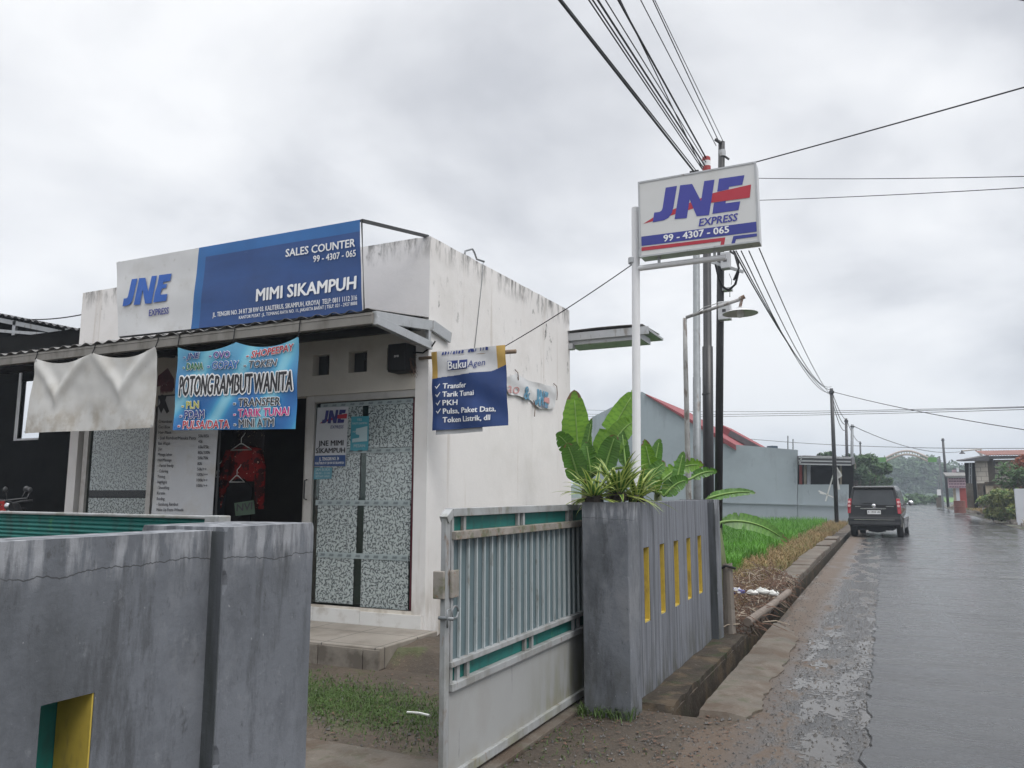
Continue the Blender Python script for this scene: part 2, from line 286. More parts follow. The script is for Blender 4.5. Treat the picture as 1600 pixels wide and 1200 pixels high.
# tiled floor of the porch
def porch_mat():
    m = mat('porch_tile', (.25, .225, .195), .5, .15, 3, layers=[dict(c=(.12, .10, .08), s=2.5, lo=.48, hi=.68, k=.7)])
    nt = m.node_tree; b = nt.nodes['Principled BSDF']; src = b.inputs['Base Color'].links[0].from_socket
    br = N(nt, 'ShaderNodeTexBrick'); br.offset = 0; br.inputs['Scale'].default_value = 1
    br.inputs['Brick Width'].default_value = .6; br.inputs['Row Height'].default_value = .55; br.inputs['Mortar Size'].default_value = .006
    br.inputs['Mortar'].default_value = (.05, .045, .04, 1); br.inputs['Color2'].default_value = (.3, .27, .24, 1)
    L(nt, src, br.inputs['Color1']); L(nt, src, br.inputs['Color2'])
    L(nt, N(nt, 'ShaderNodeNewGeometry').outputs['Position'], br.inputs['Vector']); L(nt, br.outputs['Color'], b.inputs['Base Color'])
    return m
M['porch_tile'] = porch_mat()

# blue printed vinyl with pale sweeping bands
def sweep_mat():
    m = mat('sweep_print', (.03, .20, .45), .42, .1, 3)
    nt = m.node_tree; b = nt.nodes['Principled BSDF']
    g = N(nt, 'ShaderNodeNewGeometry').outputs['Position']
    wv = N(nt, 'ShaderNodeTexWave', wave_type='RINGS', rings_direction='Y'); wv.inputs['Scale'].default_value = .62; wv.inputs['Distortion'].default_value = 1.2; wv.inputs['Detail'].default_value = 1
    mp = N(nt, 'ShaderNodeVectorMath', operation='ADD'); L(nt, g, mp.inputs[0]); mp.inputs[1].default_value = (7.9, 0, -3.9); L(nt, mp.outputs[0], wv.inputs['Vector'])
    r = N(nt, 'ShaderNodeValToRGB'); L(nt, wv.outputs['Fac'], r.inputs[0]); e = r.color_ramp.elements
    e[0].position = 0; e[0].color = (.012, .12, .36, 1); e[1].position = 1; e[1].color = (.22, .52, .66, 1)
    k = e.new(.55); k.color = (.025, .20, .46, 1); k = e.new(.8); k.color = (.06, .34, .56, 1)
    sx = N(nt, 'ShaderNodeSeparateXYZ'); L(nt, g, sx.inputs[0])
    zr = N(nt, 'ShaderNodeMapRange'); L(nt, sx.outputs[2], zr.inputs[0]); zr.inputs[1].default_value = 2.55; zr.inputs[2].default_value = 3.15; zr.inputs[3].default_value = 0; zr.inputs[4].default_value = .65
    mx = N(nt, 'ShaderNodeMix', data_type='RGBA'); L(nt, zr.outputs[0], mx.inputs['Factor']); L(nt, r.outputs[0], mx.inputs['A']); mx.inputs['B'].default_value = (.16, .46, .58, 1)
    L(nt, mx.outputs['Result'], b.inputs['Base Color'])
    return m
M['sweep_print'] = sweep_mat()
def block_mat(name, c, scale, mortar):
    m = mat(name, c, .9, .12, 1, layers=[dict(c=tuple(x * .5 for x in c), s=.7, lo=.5, hi=.7, k=.7)])
    nt = m.node_tree; b = nt.nodes['Principled BSDF']; src = b.inputs['Base Color'].links[0].from_socket
    br = N(nt, 'ShaderNodeTexBrick'); br.inputs['Scale'].default_value = 1; br.inputs['Brick Width'].default_value = .6; br.inputs['Row Height'].default_value = .3
    br.inputs['Mortar Size'].default_value = .02; br.inputs['Mortar'].default_value = (*mortar, 1); L(nt, src, br.inputs['Color1']); L(nt, src, br.inputs['Color2'])
    g = N(nt, 'ShaderNodeNewGeometry').outputs['Position']; sx = N(nt, 'ShaderNodeSeparateXYZ'); L(nt, g, sx.inputs[0])
    cb = N(nt, 'ShaderNodeCombineXYZ'); L(nt, mth(nt, 'ADD', sx.outputs[0], sx.outputs[1]), cb.inputs[0]); L(nt, sx.outputs[2], cb.inputs[1])
    L(nt, cb.outputs[0], br.inputs['Vector']); L(nt, br.outputs['Color'], b.inputs['Base Color']); return m
M['block'] = block_mat('block', (.46, .43, .38), 1, (.25, .23, .2))

# ------------------------------------------------------------------ mesh helpers
class MB:
    def __init__(s): s.v = []; s.f = []; s.m = []
    def add(s, vs, fs, mi=0):
        o = len(s.v); s.v += [Vector(p) for p in vs]
        for f in fs: s.f.append(tuple(i + o for i in f)); s.m.append(mi)
        return s
    def box(s, x0, x1, y0, y1, z0, z1, mi=0):
        v = [(x, y, z) for z in (z0, z1) for y in (y0, y1) for x in (x0, x1)]
        return s.add(v, [(0, 2, 3, 1), (4, 5, 7, 6), (0, 1, 5, 4), (2, 6, 7, 3), (0, 4, 6, 2), (1, 3, 7, 5)], mi)
    def chipped(s, x0, x1, y0, y1, z0, z1, seed, n=60, mi=0):     # a rendered pillar whose upright edges are worn and chipped
        vs = []
        for k in range(n + 1):
            z = z0 + (z1 - z0) * k / n; c = []
            for q in range(4):
                v = mnoise.noise(Vector((seed + q * 7.3, z * 9, 0))) * .6 + mnoise.noise(Vector((seed + q * 7.3, z * 31, 4))) * .4
                c.append(.003 + .05 * max(0, v - .26) + .002 * (v + 1) + (.006 if k == n else 0))
            vs += [(x0 + c[0], y0, z), (x1 - c[1], y0, z), (x1, y0 + c[1], z), (x1, y1 - c[2], z), (x1 - c[2], y1, z), (x0 + c[3], y1, z), (x0, y1 - c[3], z), (x0, y0 + c[0], z)]
        fs = [(k * 8 + j, k * 8 + (j + 1) % 8, k * 8 + 8 + (j + 1) % 8, k * 8 + 8 + j) for k in range(n) for j in range(8)] + [tuple(n * 8 + j for j in range(8)), tuple(range(7, -1, -1))]
        return s.add(vs, fs, mi)
    def bar(s, a, b, w, h, mi=0, up=(0, 0, 1)):
        a, b = Vector(a), Vector(b); d = (b - a).normalized(); u = Vector(up)
        if abs(d.dot(u)) > .98: u = Vector((0, 1, 0))
        r = d.cross(u).normalized() * w / 2; q = r.cross(d).normalized() * h / 2
        v = [p + r * i + q * j for p in (a, b) for i, j in ((-1, -1), (1, -1), (1, 1), (-1, 1))]
        return s.add(v, [(0, 1, 2, 3), (7, 6, 5, 4), (0, 4, 5, 1), (1, 5, 6, 2), (2, 6, 7, 3), (3, 7, 4, 0)], mi)
    def tube(s, pts, r, n=8, mi=0, caps=True):
        pts = [Vector(p) for p in pts]; k = len(pts); rs = r if isinstance(r, (list, tuple)) else [r] * k
        vs = []; ref = None
        for i, p in enumerate(pts):
            d = (pts[min(i + 1, k - 1)] - pts[max(i - 1, 0)]).normalized()
            if ref is None: ref = Vector((0, 0, 1)) if abs(d.z) < .9 else Vector((1, 0, 0))
            a = (ref - d * ref.dot(d)).normalized(); ref = a; b = d.cross(a)
            vs += [p + (a * math.cos(t) + b * math.sin(t)) * rs[i] for t in (2 * math.pi * j / n for j in range(n))]
        fs = [(i * n + j, i * n + (j + 1) % n, (i + 1) * n + (j + 1) % n, (i + 1) * n + j) for i in range(k - 1) for j in range(n)]
        if caps: fs += [tuple(range(n - 1, -1, -1)), tuple((k - 1) * n + j for j in range(n))]
        return s.add(vs, fs, mi)
    def lathe(s, c, prof, n=16, mi=0, axis=(0, 0, 1)):
        c = Vector(c); ax = Vector(axis); t = Vector((1, 0, 0)) if abs(ax.x) < .9 else Vector((0, 1, 0)); a = (t - ax * t.dot(ax)).normalized(); b = ax.cross(a)
        vs = [c + ax * h + (a * math.cos(q) + b * math.sin(q)) * r for r, h in prof for q in (2 * math.pi * j / n for j in range(n))]
        k = len(prof)
        fs = [(i * n + j, i * n + (j + 1) % n, (i + 1) * n + (j + 1) % n, (i + 1) * n + j) for i in range(k - 1) for j in range(n)]
        return s.add(vs, fs, mi)
    def prism(s, poly, d, mi=0):      # closed planar outline pushed along d
        poly = [Vector(p) for p in poly]; d = Vector(d); n = len(poly)
        tri = tessellate_polygon([poly])
        fs = [tuple(t) for t in tri] + [tuple(i + n for i in reversed(t)) for t in tri] + [(i, (i + 1) % n, (i + 1) % n + n, i + n) for i in range(n)]
        return s.add(poly + [p + d for p in poly], fs, mi)
    def grid(s, fn, nu, nv, mi=0, mf=None):
        vs = [fn(i / nu, j / nv) for j in range(nv + 1) for i in range(nu + 1)]
        o = len(s.v); s.v += [Vector(p) for p in vs]
        for j in range(nv):
            for i in range(nu):
                a = o + j * (nu + 1) + i
                s.f.append((a, a + 1, a + nu + 2, a + nu + 1)); s.m.append(mf((i + .5) / nu, (j + .5) / nv) if mf else mi)
        return s
    def build(s, name, mats, parent=None, smooth=False, solid=0, bevel=0, fix=True):
        if not isinstance(mats, (list, tuple)): mats = [mats]
        off = Vector((0, 0, 0)); p = parent
        while p: off += p.location; p = p.parent
        if parent is None:
            xs = [v.x for v in s.v]; ys = [v.y for v in s.v]
            off = Vector(((min(xs) + max(xs)) / 2, (min(ys) + max(ys)) / 2, min(v.z for v in s.v)))
        me = bpy.data.meshes.new(name)
        me.from_pydata([tuple(v - off) for v in s.v], [], s.f)
        for m in mats: me.materials.append(M[m] if isinstance(m, str) else m)
        me.polygons.foreach_set('material_index', s.m)
        if smooth: me.polygons.foreach_set('use_smooth', [True] * len(me.polygons))
        if fix:
            bm = bmesh.new(); bm.from_mesh(me); bmesh.ops.recalc_face_normals(bm, faces=bm.faces); bm.to_mesh(me); bm.free()
        me.update()
        o = bpy.data.objects.new(name, me); COL.objects.link(o)
        if parent: o.parent = parent
        else: o.location = off
        if bevel:
            b = o.modifiers.new('bevel', 'BEVEL'); b.width = bevel; b.segments = 2; b.limit_method = 'ANGLE'
        if solid:
            b = o.modifiers.new('thickness', 'SOLIDIFY'); b.thickness = solid; b.offset = 0
        return o
def tag(o, label=None, cat=None, group=None, kind=None):
    if label: o['label'] = label
    if cat: o['category'] = cat
    if group: o['group'] = group
    if kind: o['kind'] = kind
    return o
def thing(name, label, cat, loc=(0, 0, 0), group=None):
    o = bpy.data.objects.new(name, None); COL.objects.link(o); o.location = loc; o.empty_display_size = .2
    return tag(o, label, cat, group)
def structure(o, cat=None): o['kind'] = 'structure'; return o

# lettering: built-in font turned into flat meshes
_tc = {}
def glyphs(s, bold=0.0, shear=0.0):
    k = (s, bold, shear)
    if k in _tc: return _tc[k]
    cu_ = bpy.data.curves.new('t', 'FONT'); cu_.body = s; cu_.offset = bold; cu_.shear = shear; cu_.resolution_u = 2; cu_.space_character = 1 + bold * 2.2
    o = bpy.data.objects.new('t', cu_); COL.objects.link(o); bpy.context.view_layer.update()
    me = o.evaluated_get(bpy.context.evaluated_depsgraph_get()).to_mesh()
    vs = [v.co.copy() for v in me.vertices]; fs = [tuple(p.vertices) for p in me.polygons]
    bpy.data.objects.remove(o); bpy.data.curves.remove(cu_)
    _tc[k] = (vs, fs); return _tc[k]
_H = max(v.y for v in glyphs('H')[0])
class Sheet:       # a sheet on a vertical plane: axis 'y' faces -y (u = x), axis 'x' faces +x (u = y); bulge(u, v) pushes it outward
    def __init__(s, axis, c, bulge=None): s.axis, s.c, s.bulge = axis, c, bulge or (lambda u, v: 0)
    def px(s, x, y):
        p = at_y(x, y, s.c) if s.axis == 'y' else at_x(x, y, s.c)
        return (p.x if s.axis == 'y' else p.y, p.z)
    def at(s, u, v, o=0):
        o += s.bulge(u, v)
        return Vector((u, s.c - o, v)) if s.axis == 'y' else Vector((s.c + o, u, v))
    def poly(s, mb, uv, mi=0, o=.004):
        t = tessellate_polygon([[Vector((u, v, 0)) for u, v in uv]])
        mb.add([s.at(u, v, o) for u, v in uv], [tuple(x) for x in t], mi)
    def polypx(s, mb, pts, mi=0, o=.004): s.poly(mb, [s.px(*p) for p in pts], mi, o)
    def text(s, mb, t, u, v, cap, width=None, mi=0, o=.006, bold=0.02, shear=0, slope=0, outline=None, ow=.03):
        vs, fs = glyphs(t, 0, shear)
        x0 = min(q.x for q in vs); x1 = max(q.x for q in vs); ky = cap / _H; kx = (width / (x1 - x0)) if width else ky
        def strike(dx, dy, mi_, oo): mb.add([s.at(u + dx + (q.x - x0) * kx, v + dy + q.y * ky + (q.x - x0) * kx * slope, oo) for q in vs], fs, mi_)
        if outline is not None:
            for i in range(10): strike(math.cos(i * .6283) * ow * cap * 1.9, math.sin(i * .6283) * ow * cap * 1.9, outline, o - .004 + i * .00015)
        d = bold * cap * 1.1
        for i, (dx, dy) in enumerate(((0, 0), (d, 0), (-d, 0), (d * .6, d * .6), (-d * .6, -d * .6)) if bold else ((0, 0),)): strike(dx, dy, mi, o + i * .00015)
    def textpx(s, mb, t, a, b, cap_px, **kw):
        p, q = s.px(*a), s.px(*b)
        dep = (s.at(*p) - C0).dot(cf)
        s.text(mb, t, p[0], p[1], cap_px * dep / FPX, q[0] - p[0], slope=(q[1] - p[1]) / (q[0] - p[0]), **kw)
    def slab(s, mb, uv4, nu=1, nv=1, mi=0, th=.002, mf=None, sag=None):   # uv4: bl, br, tr, tl
        bl, br, tr, tl = uv4
        def f(o):
            def g(a, b):
                u = (bl[0] * (1 - a) + br[0] * a) * (1 - b) + (tl[0] * (1 - a) + tr[0] * a) * b
                v = (bl[1] * (1 - a) + br[1] * a) * (1 - b) + (tl[1] * (1 - a) + tr[1] * a) * b
                if sag: v -= sag(a) * b ** 3
                return s.at(u, v, o)
            return g
        mb.grid(f(0), nu, nv, mi, mf); mb.grid(f(-th), nu, nv, mi, mf)
        return mb
# the courier's mark, drawn on the pole sign's face, in units of that face
def _sg(p):
    u = (p[0] - 80) / 730; t = 262 - 110 * u; b = 722 - 90 * u
    return (u * 1.02, (1 - (p[1] - t) / (b - t)) * .72)
LOGO = dict(
    J=[(258, 298), (330, 288), (303, 420), (292, 455), (270, 483), (240, 498), (168, 510), (180, 450), (212, 447), (226, 440), (234, 424)],
    N=[(350, 285), (425, 278), (476, 384), (500, 262), (563, 255), (522, 470), (446, 476), (406, 372), (385, 486), (308, 492)],
    E1=[(590, 250), (742, 232), (727, 290), (648, 301), (645, 316), (576, 329)],
    E2=[(554, 396), (626, 385), (623, 400), (711, 390), (698, 443), (542, 463)],
    E4=[(640, 320), (694, 313), (688, 345), (634, 352)],
    E3=[(576, 329), (552, 396), (626, 385), (645, 316)],
    R1=[(552, 337), (778, 290), (767, 369), (540, 395)],
    R2=[(106, 519), (172, 480), (552, 337), (540, 395), (180, 500)])
LOGO = {k: [_sg(p) for p in v] for k, v in LOGO.items()}
def logo(sh, mb, u, v, wid, hei, blue=0, red=1, o=.006, faded=False):
    # u, v = lower left of the mark; its own box is taken from the J's foot to the E's arm
    x0, x1 = LOGO['R2'][0][0], LOGO['R1'][1][0]; y0, y1 = min(q[1] for q in LOGO['J']) - .01, max(q[1] for q in LOGO['E1'])
    f = lambda q: (u + (q[0] - x0) / (x1 - x0) * wid, v + (q[1] - y0) / (y1 - y0) * hei)
    for k in LOGO:
        if faded and k in ('R1', 'R2'): continue
        if not faded and k in ('E3', 'E4'): continue
        sh.poly(mb, [f(q) for q in LOGO[k]], red if k[0] == 'R' else blue, o - (.0015 if k == 'R2' else 0) + (.001 if k == 'R1' else 0))
def cable(name, a, b, sag, r, label, group, n=14, mat_='wire'):
    a, b = Vector(a), Vector(b)
    mb = MB(); mb.tube([a.lerp(b, i / n) - Vector((0, 0, sag * 4 * (i / n) * (1 - i / n))) for i in range(n + 1)], r, 5)
    return tag(mb.build(name, mat_, smooth=True), label, 'cable', group)

# ------------------------------------------------------------------ the ground, road, gutter, verges
W = -1.68            # street face of the boundary wall
YF, XS = 6.97, -4.30  # the shop's front wall and its side wall
YE = 5.97            # the canopy's eave
def ground_mat():
    m = mat('ground_earth', (.066, .050, .036), .85, .3, 1.5, bump=.02, bs=14, layers=[
        dict(c=(.045, .036, .028), s=1.3, lo=.45, hi=.62, k=.9), dict(c=(.06, .075, .025), s=2.3, lo=.55, hi=.66, k=.7, x=(-2.2, -3.2)),
        dict(c=(.17, .13, .09), s=38, lo=.60, hi=.68, k=.7), dict(c=(.02, .018, .016), s=30, lo=.62, hi=.70, k=.7), dict(r=.35, s=1.9, lo=.52, hi=.64, k=.8)])
    return m
M['ground_earth'] = ground_mat()
M['wet_gravel'] = mat('wet_gravel', (.085, .078, .072), .5, .3, 3, bump=.012, bs=38, layers=[
    dict(c=(.15, .145, .14), s=55, lo=.60, hi=.68, k=.75), dict(c=(.018, .017, .017), s=42, lo=.57, hi=.66, k=.85),
    dict(c=(.088, .062, .043), r=.75, s=1.6, d=8, rg=.7, lo=.30, hi=.46, k=.92, x=(-.42, -.66)),
    dict(c=(.06, .06, .062), r=.06, s=1.3, st=(1.8, .7, 1), lo=.40, hi=.50, k=1, d=8, rg=.72, x=(-1.0, -.7))])
M['asphalt'] = mat('asphalt', (.034, .035, .037), .25, .2, 1.5, vst=(.4, 1.6, 1), bump=.0035, bs=60, layers=[
    dict(c=(.062, .063, .066), r=.46, s=1.3, st=(.25, 1.6, 1), d=6, lo=.46, hi=.62, k=.9), dict(c=(.024, .024, .026), r=.15, s=1.3, st=(1.5, .05, 1), d=5, lo=.5, hi=.62, k=.8), dict(c=(.022, .022, .024), s=.5, d=6, rg=.7, lo=.5, hi=.62, k=.7), dict(c=(.02, .02, .022), s=70, lo=.60, hi=.70, k=.8),
    dict(c=(.12, .12, .12), s=75, lo=.60, hi=.68, k=.7), dict(c=(.012, .012, .013), s=55, lo=.58, hi=.66, k=.7), dict(c=(.03, .03, .033), r=.055, s=.85, st=(.35, 1.4, 1), lo=.54, hi=.62, k=1, y=(9, 22)),
    dict(r=.06, c=(.03, .03, .033), s=2.0, st=(.20, 2.4, 1), d=8, rg=.7, lo=.50, hi=.58, k=.95)])
GL, GR, G0, G1 = -1.47, -1.29, 5.72, 62.0
mb = MB()
for x0, x1, y0, y1 in ((-700, GL, -300, 900), (GR, 700, -300, 900), (GL, GR, -300, G0), (GL, GR, G1, 900)):
    mb.add([(x0, y0, 0), (x1, y0, 0), (x1, y1, 0), (x0, y1, 0)], [(0, 1, 2, 3)])
structure(mb.build('ground', 'ground_earth', fix=False))
mb = MB()
mb.box(GL, GR, G0, G1, -.40, -.34); mb.box(GL - .12, GL - .001, G0, G1, -.40, -.004); mb.box(GR + .001, GR + .12, G0, G1, -.40, -.004); mb.box(GL - .1, GR + .1, G0 - .12, G0 - .001, -.4, -.004)
structure(mb.build('gutter', 'dark_concrete'))
def ragged(y, k, a): return a * (mnoise.noise(Vector((y * 2.2, k, 0))) * .6 + mnoise.noise(Vector((y * 7, k, 3))) * .4)
def strip(xl, xr, y0, y1, z, step, jl=0, jr=0, k=1):
    mb = MB(); n = int((y1 - y0) / step)
    ys = [y0 + (y1 - y0) * i / n for i in range(n + 1)]
    vs = []
    for y in ys:
        a = xl(y) + ragged(y, k, jl); b = xr(y) + ragged(y, k + 9, jr)
        vs += [(a, y, 0), (a + .02, y, z), (b - .02, y, z), (b, y, 0)]
    fs = [(i * 4 + j, i * 4 + j + 1, i * 4 + j + 5, i * 4 + j + 4) for i in range(n) for j in range(3)]
    return mb.add(vs, fs)
rl = lambda y: -.22 + max(0, y - 95) ** 2 * .0016
rr = lambda y: 4.75 + min(y, 60) * .012 + max(0, y - 60) * .01 + max(0, y - 95) ** 2 * .0016
structure(strip(rl, rr, -30, 178, .018, .07, .13, .3, 3).build('road', 'asphalt', fix=False))
structure(strip(lambda y: -1.02 - (.22 if y > 9 or y < 5.5 else 0), lambda y: -.16, -20, 60, .006, .2, .12, 0, 5).build('gravel_shoulder', 'wet_gravel', fix=False))
def slab_top(name, x0, x1, y0, y1, zt, m, jx0, jx1, k, fall=0):
    mb = MB(); nu, nv = 12, int((y1 - y0) / .04)
    def g(a, b):
        y = y0 + (y1 - y0) * b; l = x0 + ragged(y, k, jx0); r = x1 + ragged(y, k + 5, jx1) + (-.25 * max(0, (b - .75) * 4) ** 2 if fall else 0); x = l + (r - l) * min(1, max(0, a * 1.2 - .1)); e = a < .05 or a > .95 or b < .001
        n_ = mnoise.noise(Vector((x * 9, y * 5, k))) * .008 + mnoise.noise(Vector((x * 2.5, y * 1.6, k + 3))) * .012
        return (x, y, -.02 if e else max(.006, zt + n_ - (fall * max(0, a - .55) * 2 if fall else 0)))
    return structure(mb.grid(g, nu, nv).build(name, m, smooth=False, fix=False))
slab_top('gutter_kerb', GR + .005, -.93, 5.74, 9.9, .04, 'concrete', .012, .10, 2, .03)
slab_top('gutter_ledge', -1.725, GL - .004, 5.73, 9.0, .045, 'dark_concrete', .0, .03, 7)
mb = MB()
for i in range(9):
    y0 = 14.2 + i * 1.6; j = random.uniform(-.03, .03)
    mb.box(-1.86 + j, GL - .012 + j * .3, y0, y0 + 1.57, 0, .13 + random.uniform(-.03, .03))
structure(mb.build('gutter_wall', 'concrete', bevel=.02))
mb = MB(); mb.box(-5.2, -2.35, 2.6, 4.12, 0, .03)
structure(mb.build('driveway_slab', 'concrete', bevel=.01))
M['puddle_water'] = mat('puddle_water', (.05, .046, .042), .2, .25, 3, spec=.6)
def puddle_sheet(x0, x1, y0, y1, step, z, sx, sy, lo, fade, k):
    mb = MB(); nx, ny = int((x1 - x0) / step), int((y1 - y0) / step); idx = {}
    def val(x, y): return mnoise.noise(Vector((x * sx, y * sy, k))) + .5 * mnoise.noise(Vector((x * sx * 2.6, y * sy * 2.6, k + 4))) + .28 * mnoise.noise(Vector((x * sx * 7, y * sy * 7, k + 8))) + fade(x, y)
    def vid(i, j):
        if (i, j) not in idx: idx[(i, j)] = len(mb.v); mb.v.append(Vector((x0 + i * step, y0 + j * step, z)))
        return idx[(i, j)]
    for j in range(ny):
        for i in range(nx):
            if val(x0 + (i + .5) * step, y0 + (j + .5) * step) > lo: mb.f.append((vid(i, j), vid(i + 1, j), vid(i + 1, j + 1), vid(i, j + 1))); mb.m.append(0)
    return structure(mb.build('puddle', 'puddle_water', fix=False))
puddle_sheet(-1.0, -.19, 3.9, 15, .0135, .0074, 3.4, 1.5, .20, lambda x, y: .22 - 2.2 * max(0, -.52 - x) - .10 * max(0, y - 9) + .6 * mnoise.noise(Vector((x * 30, y * 24, 5))) - .25 * (1 - min(1, abs(x + .2) / .12)), 2)
puddle_sheet(.2, 4.9, 16, 75, .10, .0196, .7, 1.1, .36, lambda x, y: .12 * (x - 2.6), 11)
M['verge_earth'] = mat('verge_earth', (.11, .10, .085), .85, .3, .8, bump=.03, bs=4, layers=[dict(c=(.05, .05, .04), s=.8, lo=.5, hi=.62, k=.8), dict(c=(.3, .29, .27), s=9, lo=.62, hi=.68, k=.6), dict(c=(.06, .1, .03), s=.6, lo=.52, hi=.62, k=.7)])
mb = MB()
ys = [10 + i * 3 for i in range(50)]
vs = []
for y in ys:
    e = rr(y) + .15 + .25 * mnoise.noise(Vector((y * .7, 2, 0)))
    vs += [(e, y, .004), (e + .9, y, .05), (e + 2.2, y, .12 + .05 * mnoise.noise(Vector((y, 0, 1)))), (e + 30, y, .15)]
structure(mb.add(vs, [(i * 4 + j, i * 4 + j + 1, i * 4 + j + 5, i * 4 + j + 4) for i in range(len(ys) - 1) for j in range(3)]).build('right_verge', 'verge_earth', fix=False))
mb = MB(); mb.add([(-60, 172, .02), (90, 172, .02), (90, 262, .9), (-60, 262, .9)], [(0, 1, 2, 3)])
structure(mb.build('far_field', 'far_field', fix=False))
mb = MB(); mb.add([(-40, 11.5, .01), (-2.8, 11.5, .01), (-2.8, 45, .01), (-40, 45, .01)], [(0, 1, 2, 3)])
M['paddy_mud'] = mat('paddy_mud', (.03, .05, .015), .6, .3, 3)
structure(mb.build('paddy_field', 'paddy_mud', fix=False))

def blades(name, n, place, hgt, wid, lean, mat_, segs=2):
    vs = []; fs = []; r = random.random
    for _ in range(n):
        x, y, z = place(); h = hgt * (.6 + .7 * r()); a = r() * 6.283; l = lean * (.3 + r()); dx, dy = math.cos(a), math.sin(a)
        q = wid * (.7 + .6 * r()); px, py = -dy * q / 2, dx * q / 2; o = len(vs)
        vs += [(x - px, y - py, z), (x + px, y + py, z), (x + dx * l * h * .35 + px * .8, y + dy * l * h * .35 + py * .8, z + h * .6), (x + dx * l * h * .35 - px * .8, y + dy * l * h * .35 - py * .8, z + h * .6), (x + dx * l * h, y + dy * l * h, z + h * (1 - .25 * l))]
        fs += [(o, o + 1, o + 2, o + 3), (o + 3, o + 2, o + 4)]
    me = bpy.data.meshes.new(name); me.from_pydata(vs, [], fs); me.materials.append(M[mat_]); me.update()
    o = bpy.data.objects.new(name, me); COL.objects.link(o); return o
U = random.uniform
def rice_spot():
    y = 12.5 + 32 * random.random() ** 1.5
    return (U(-3.0 - .42 * (y - 8), -2.75 + .12 * math.sin(y * 1.7)), y, 0)
tag(blades('rice_plants', 52000, rice_spot, .40, .022, .45, 'rice'), 'bright green young rice filling the paddy beside the road', 'rice', kind='stuff')
def verge_spot():
    y = 9.2 + 36 * random.random() ** 1.6
    return (U(-2.9, -1.88), y, 0)
tag(blades('dry_grass', 9500, verge_spot, .26, .014, 1.1, 'dry_grass'), 'dry brown grass along the gutter edge of the paddy', 'grass', kind='stuff')
def yard_spot():
    a = random.gauss(0, 1); return (-3.8 + a * .8, 5.0 + random.gauss(0, .26) - .12 * a, 0)
tag(blades('yard_grass', 11000, yard_spot, .028, .006, 1.5, 'yard_grass'), 'patchy short green grass on the yard earth before the porch', 'grass', kind='stuff')
def foot_spot():
    return (W - .33 + U(-.05, .35), 5.47 + random.gauss(0, .05), 0)
tag(blades('wall_weeds', 260, foot_spot, .09, .007, 1.0, 'yard_grass'), 'small weeds sprouting at the foot of the grey gate pillar', 'weeds', kind='stuff')
mb = MB()
for _ in range(1600):
    y = 8.95 + 5.6 * random.random() ** 1.2; x = U(-2.6, -1.40); z = .02 + max(0, .34 - abs(x + 1.85) * .4) * random.random()
    a = random.gauss(1.9, .9); l = U(.15, .6); p = Vector((x, y, z)); d = Vector((math.cos(a) * l * .6, math.sin(a) * l * .4, U(-.12, .14)))
    if x + d.x > GL: d.z = -abs(d.z) * 1.5
    mb.tube([p, p + d * .5 + Vector((0, 0, .03)), p + d], [.007, .006, .003], 3, caps=False, mi=0 if random.random() < .75 else 1)
tag(mb.build('straw_heap', ['straw', mat('pale_stalk', (.26, .215, .165), .85, .3, 9)], fix=False), 'heap of reddish brown dead stalks tipped beside the gutter', 'straw', kind='stuff')
mb = MB()
for _ in range(4200):
    k = random.random()
    if k < .25: x, y = U(-3, -.6), U(3.6, 6.0)
    elif k < .38: x, y = U(-4.8, -2.4), U(3.6, 5.7)
    else: x, y = U(-1.25, -.2), 3.6 + 12 * random.random() ** 1.4
    if GL - .03 < x < GR + .03 and y > G0 - .1: continue
    s = U(.004, .013) * (1.5 if random.random() < .1 else 1); a = U(0, 3.14); z = .008
    c, q = math.cos(a) * s, math.sin(a) * s; t = U(.5, 1)
    mb.add([(x - c, y - q, z - .003), (x + q * t, y - c * t, z), (x + c, y + q, z), (x - q * t, y + c * t, z - .003), (x + U(-1, 1) * s * .3, y, z + s * .8)], [(0, 1, 4), (1, 2, 4), (2, 3, 4), (3, 0, 4)])
M['pebble'] = mat('pebble', (.085, .08, .075), .6, .7, 30)
tag(mb.build('pebbles', 'pebble', fix=False), 'loose pebbles and crumbs scattered on the driveway earth', 'pebbles', kind='stuff')
mb = MB()
for _ in range(760):
    x, y = (U(-2.2, -1.0), U(4.6, 5.9)) if random.random() < .45 else (U(-1.28, -.75), U(5.8, 11)) if random.random() < .5 else (U(-4.6, -2.6), U(4.2, 5.9))
    if GL < x < GR and y > G0 - .05: continue
    a = U(0, 6.28); l = U(.010, .030); wd = l * U(.1, .4); c, s_ = math.cos(a), math.sin(a)
    mb.add([(x - c * l, y - s_ * l, .012), (x + s_ * wd, y - c * wd, .012 + l * .1), (x + c * l, y + s_ * l, .012 + l * .08), (x - s_ * wd, y + c * wd, .014)], [(0, 1, 2, 3)])
tag(mb.build('dead_leaves', 'straw', fix=False), 'dead brown leaves strewn on the earth by the gate pillar', 'leaves', kind='stuff')

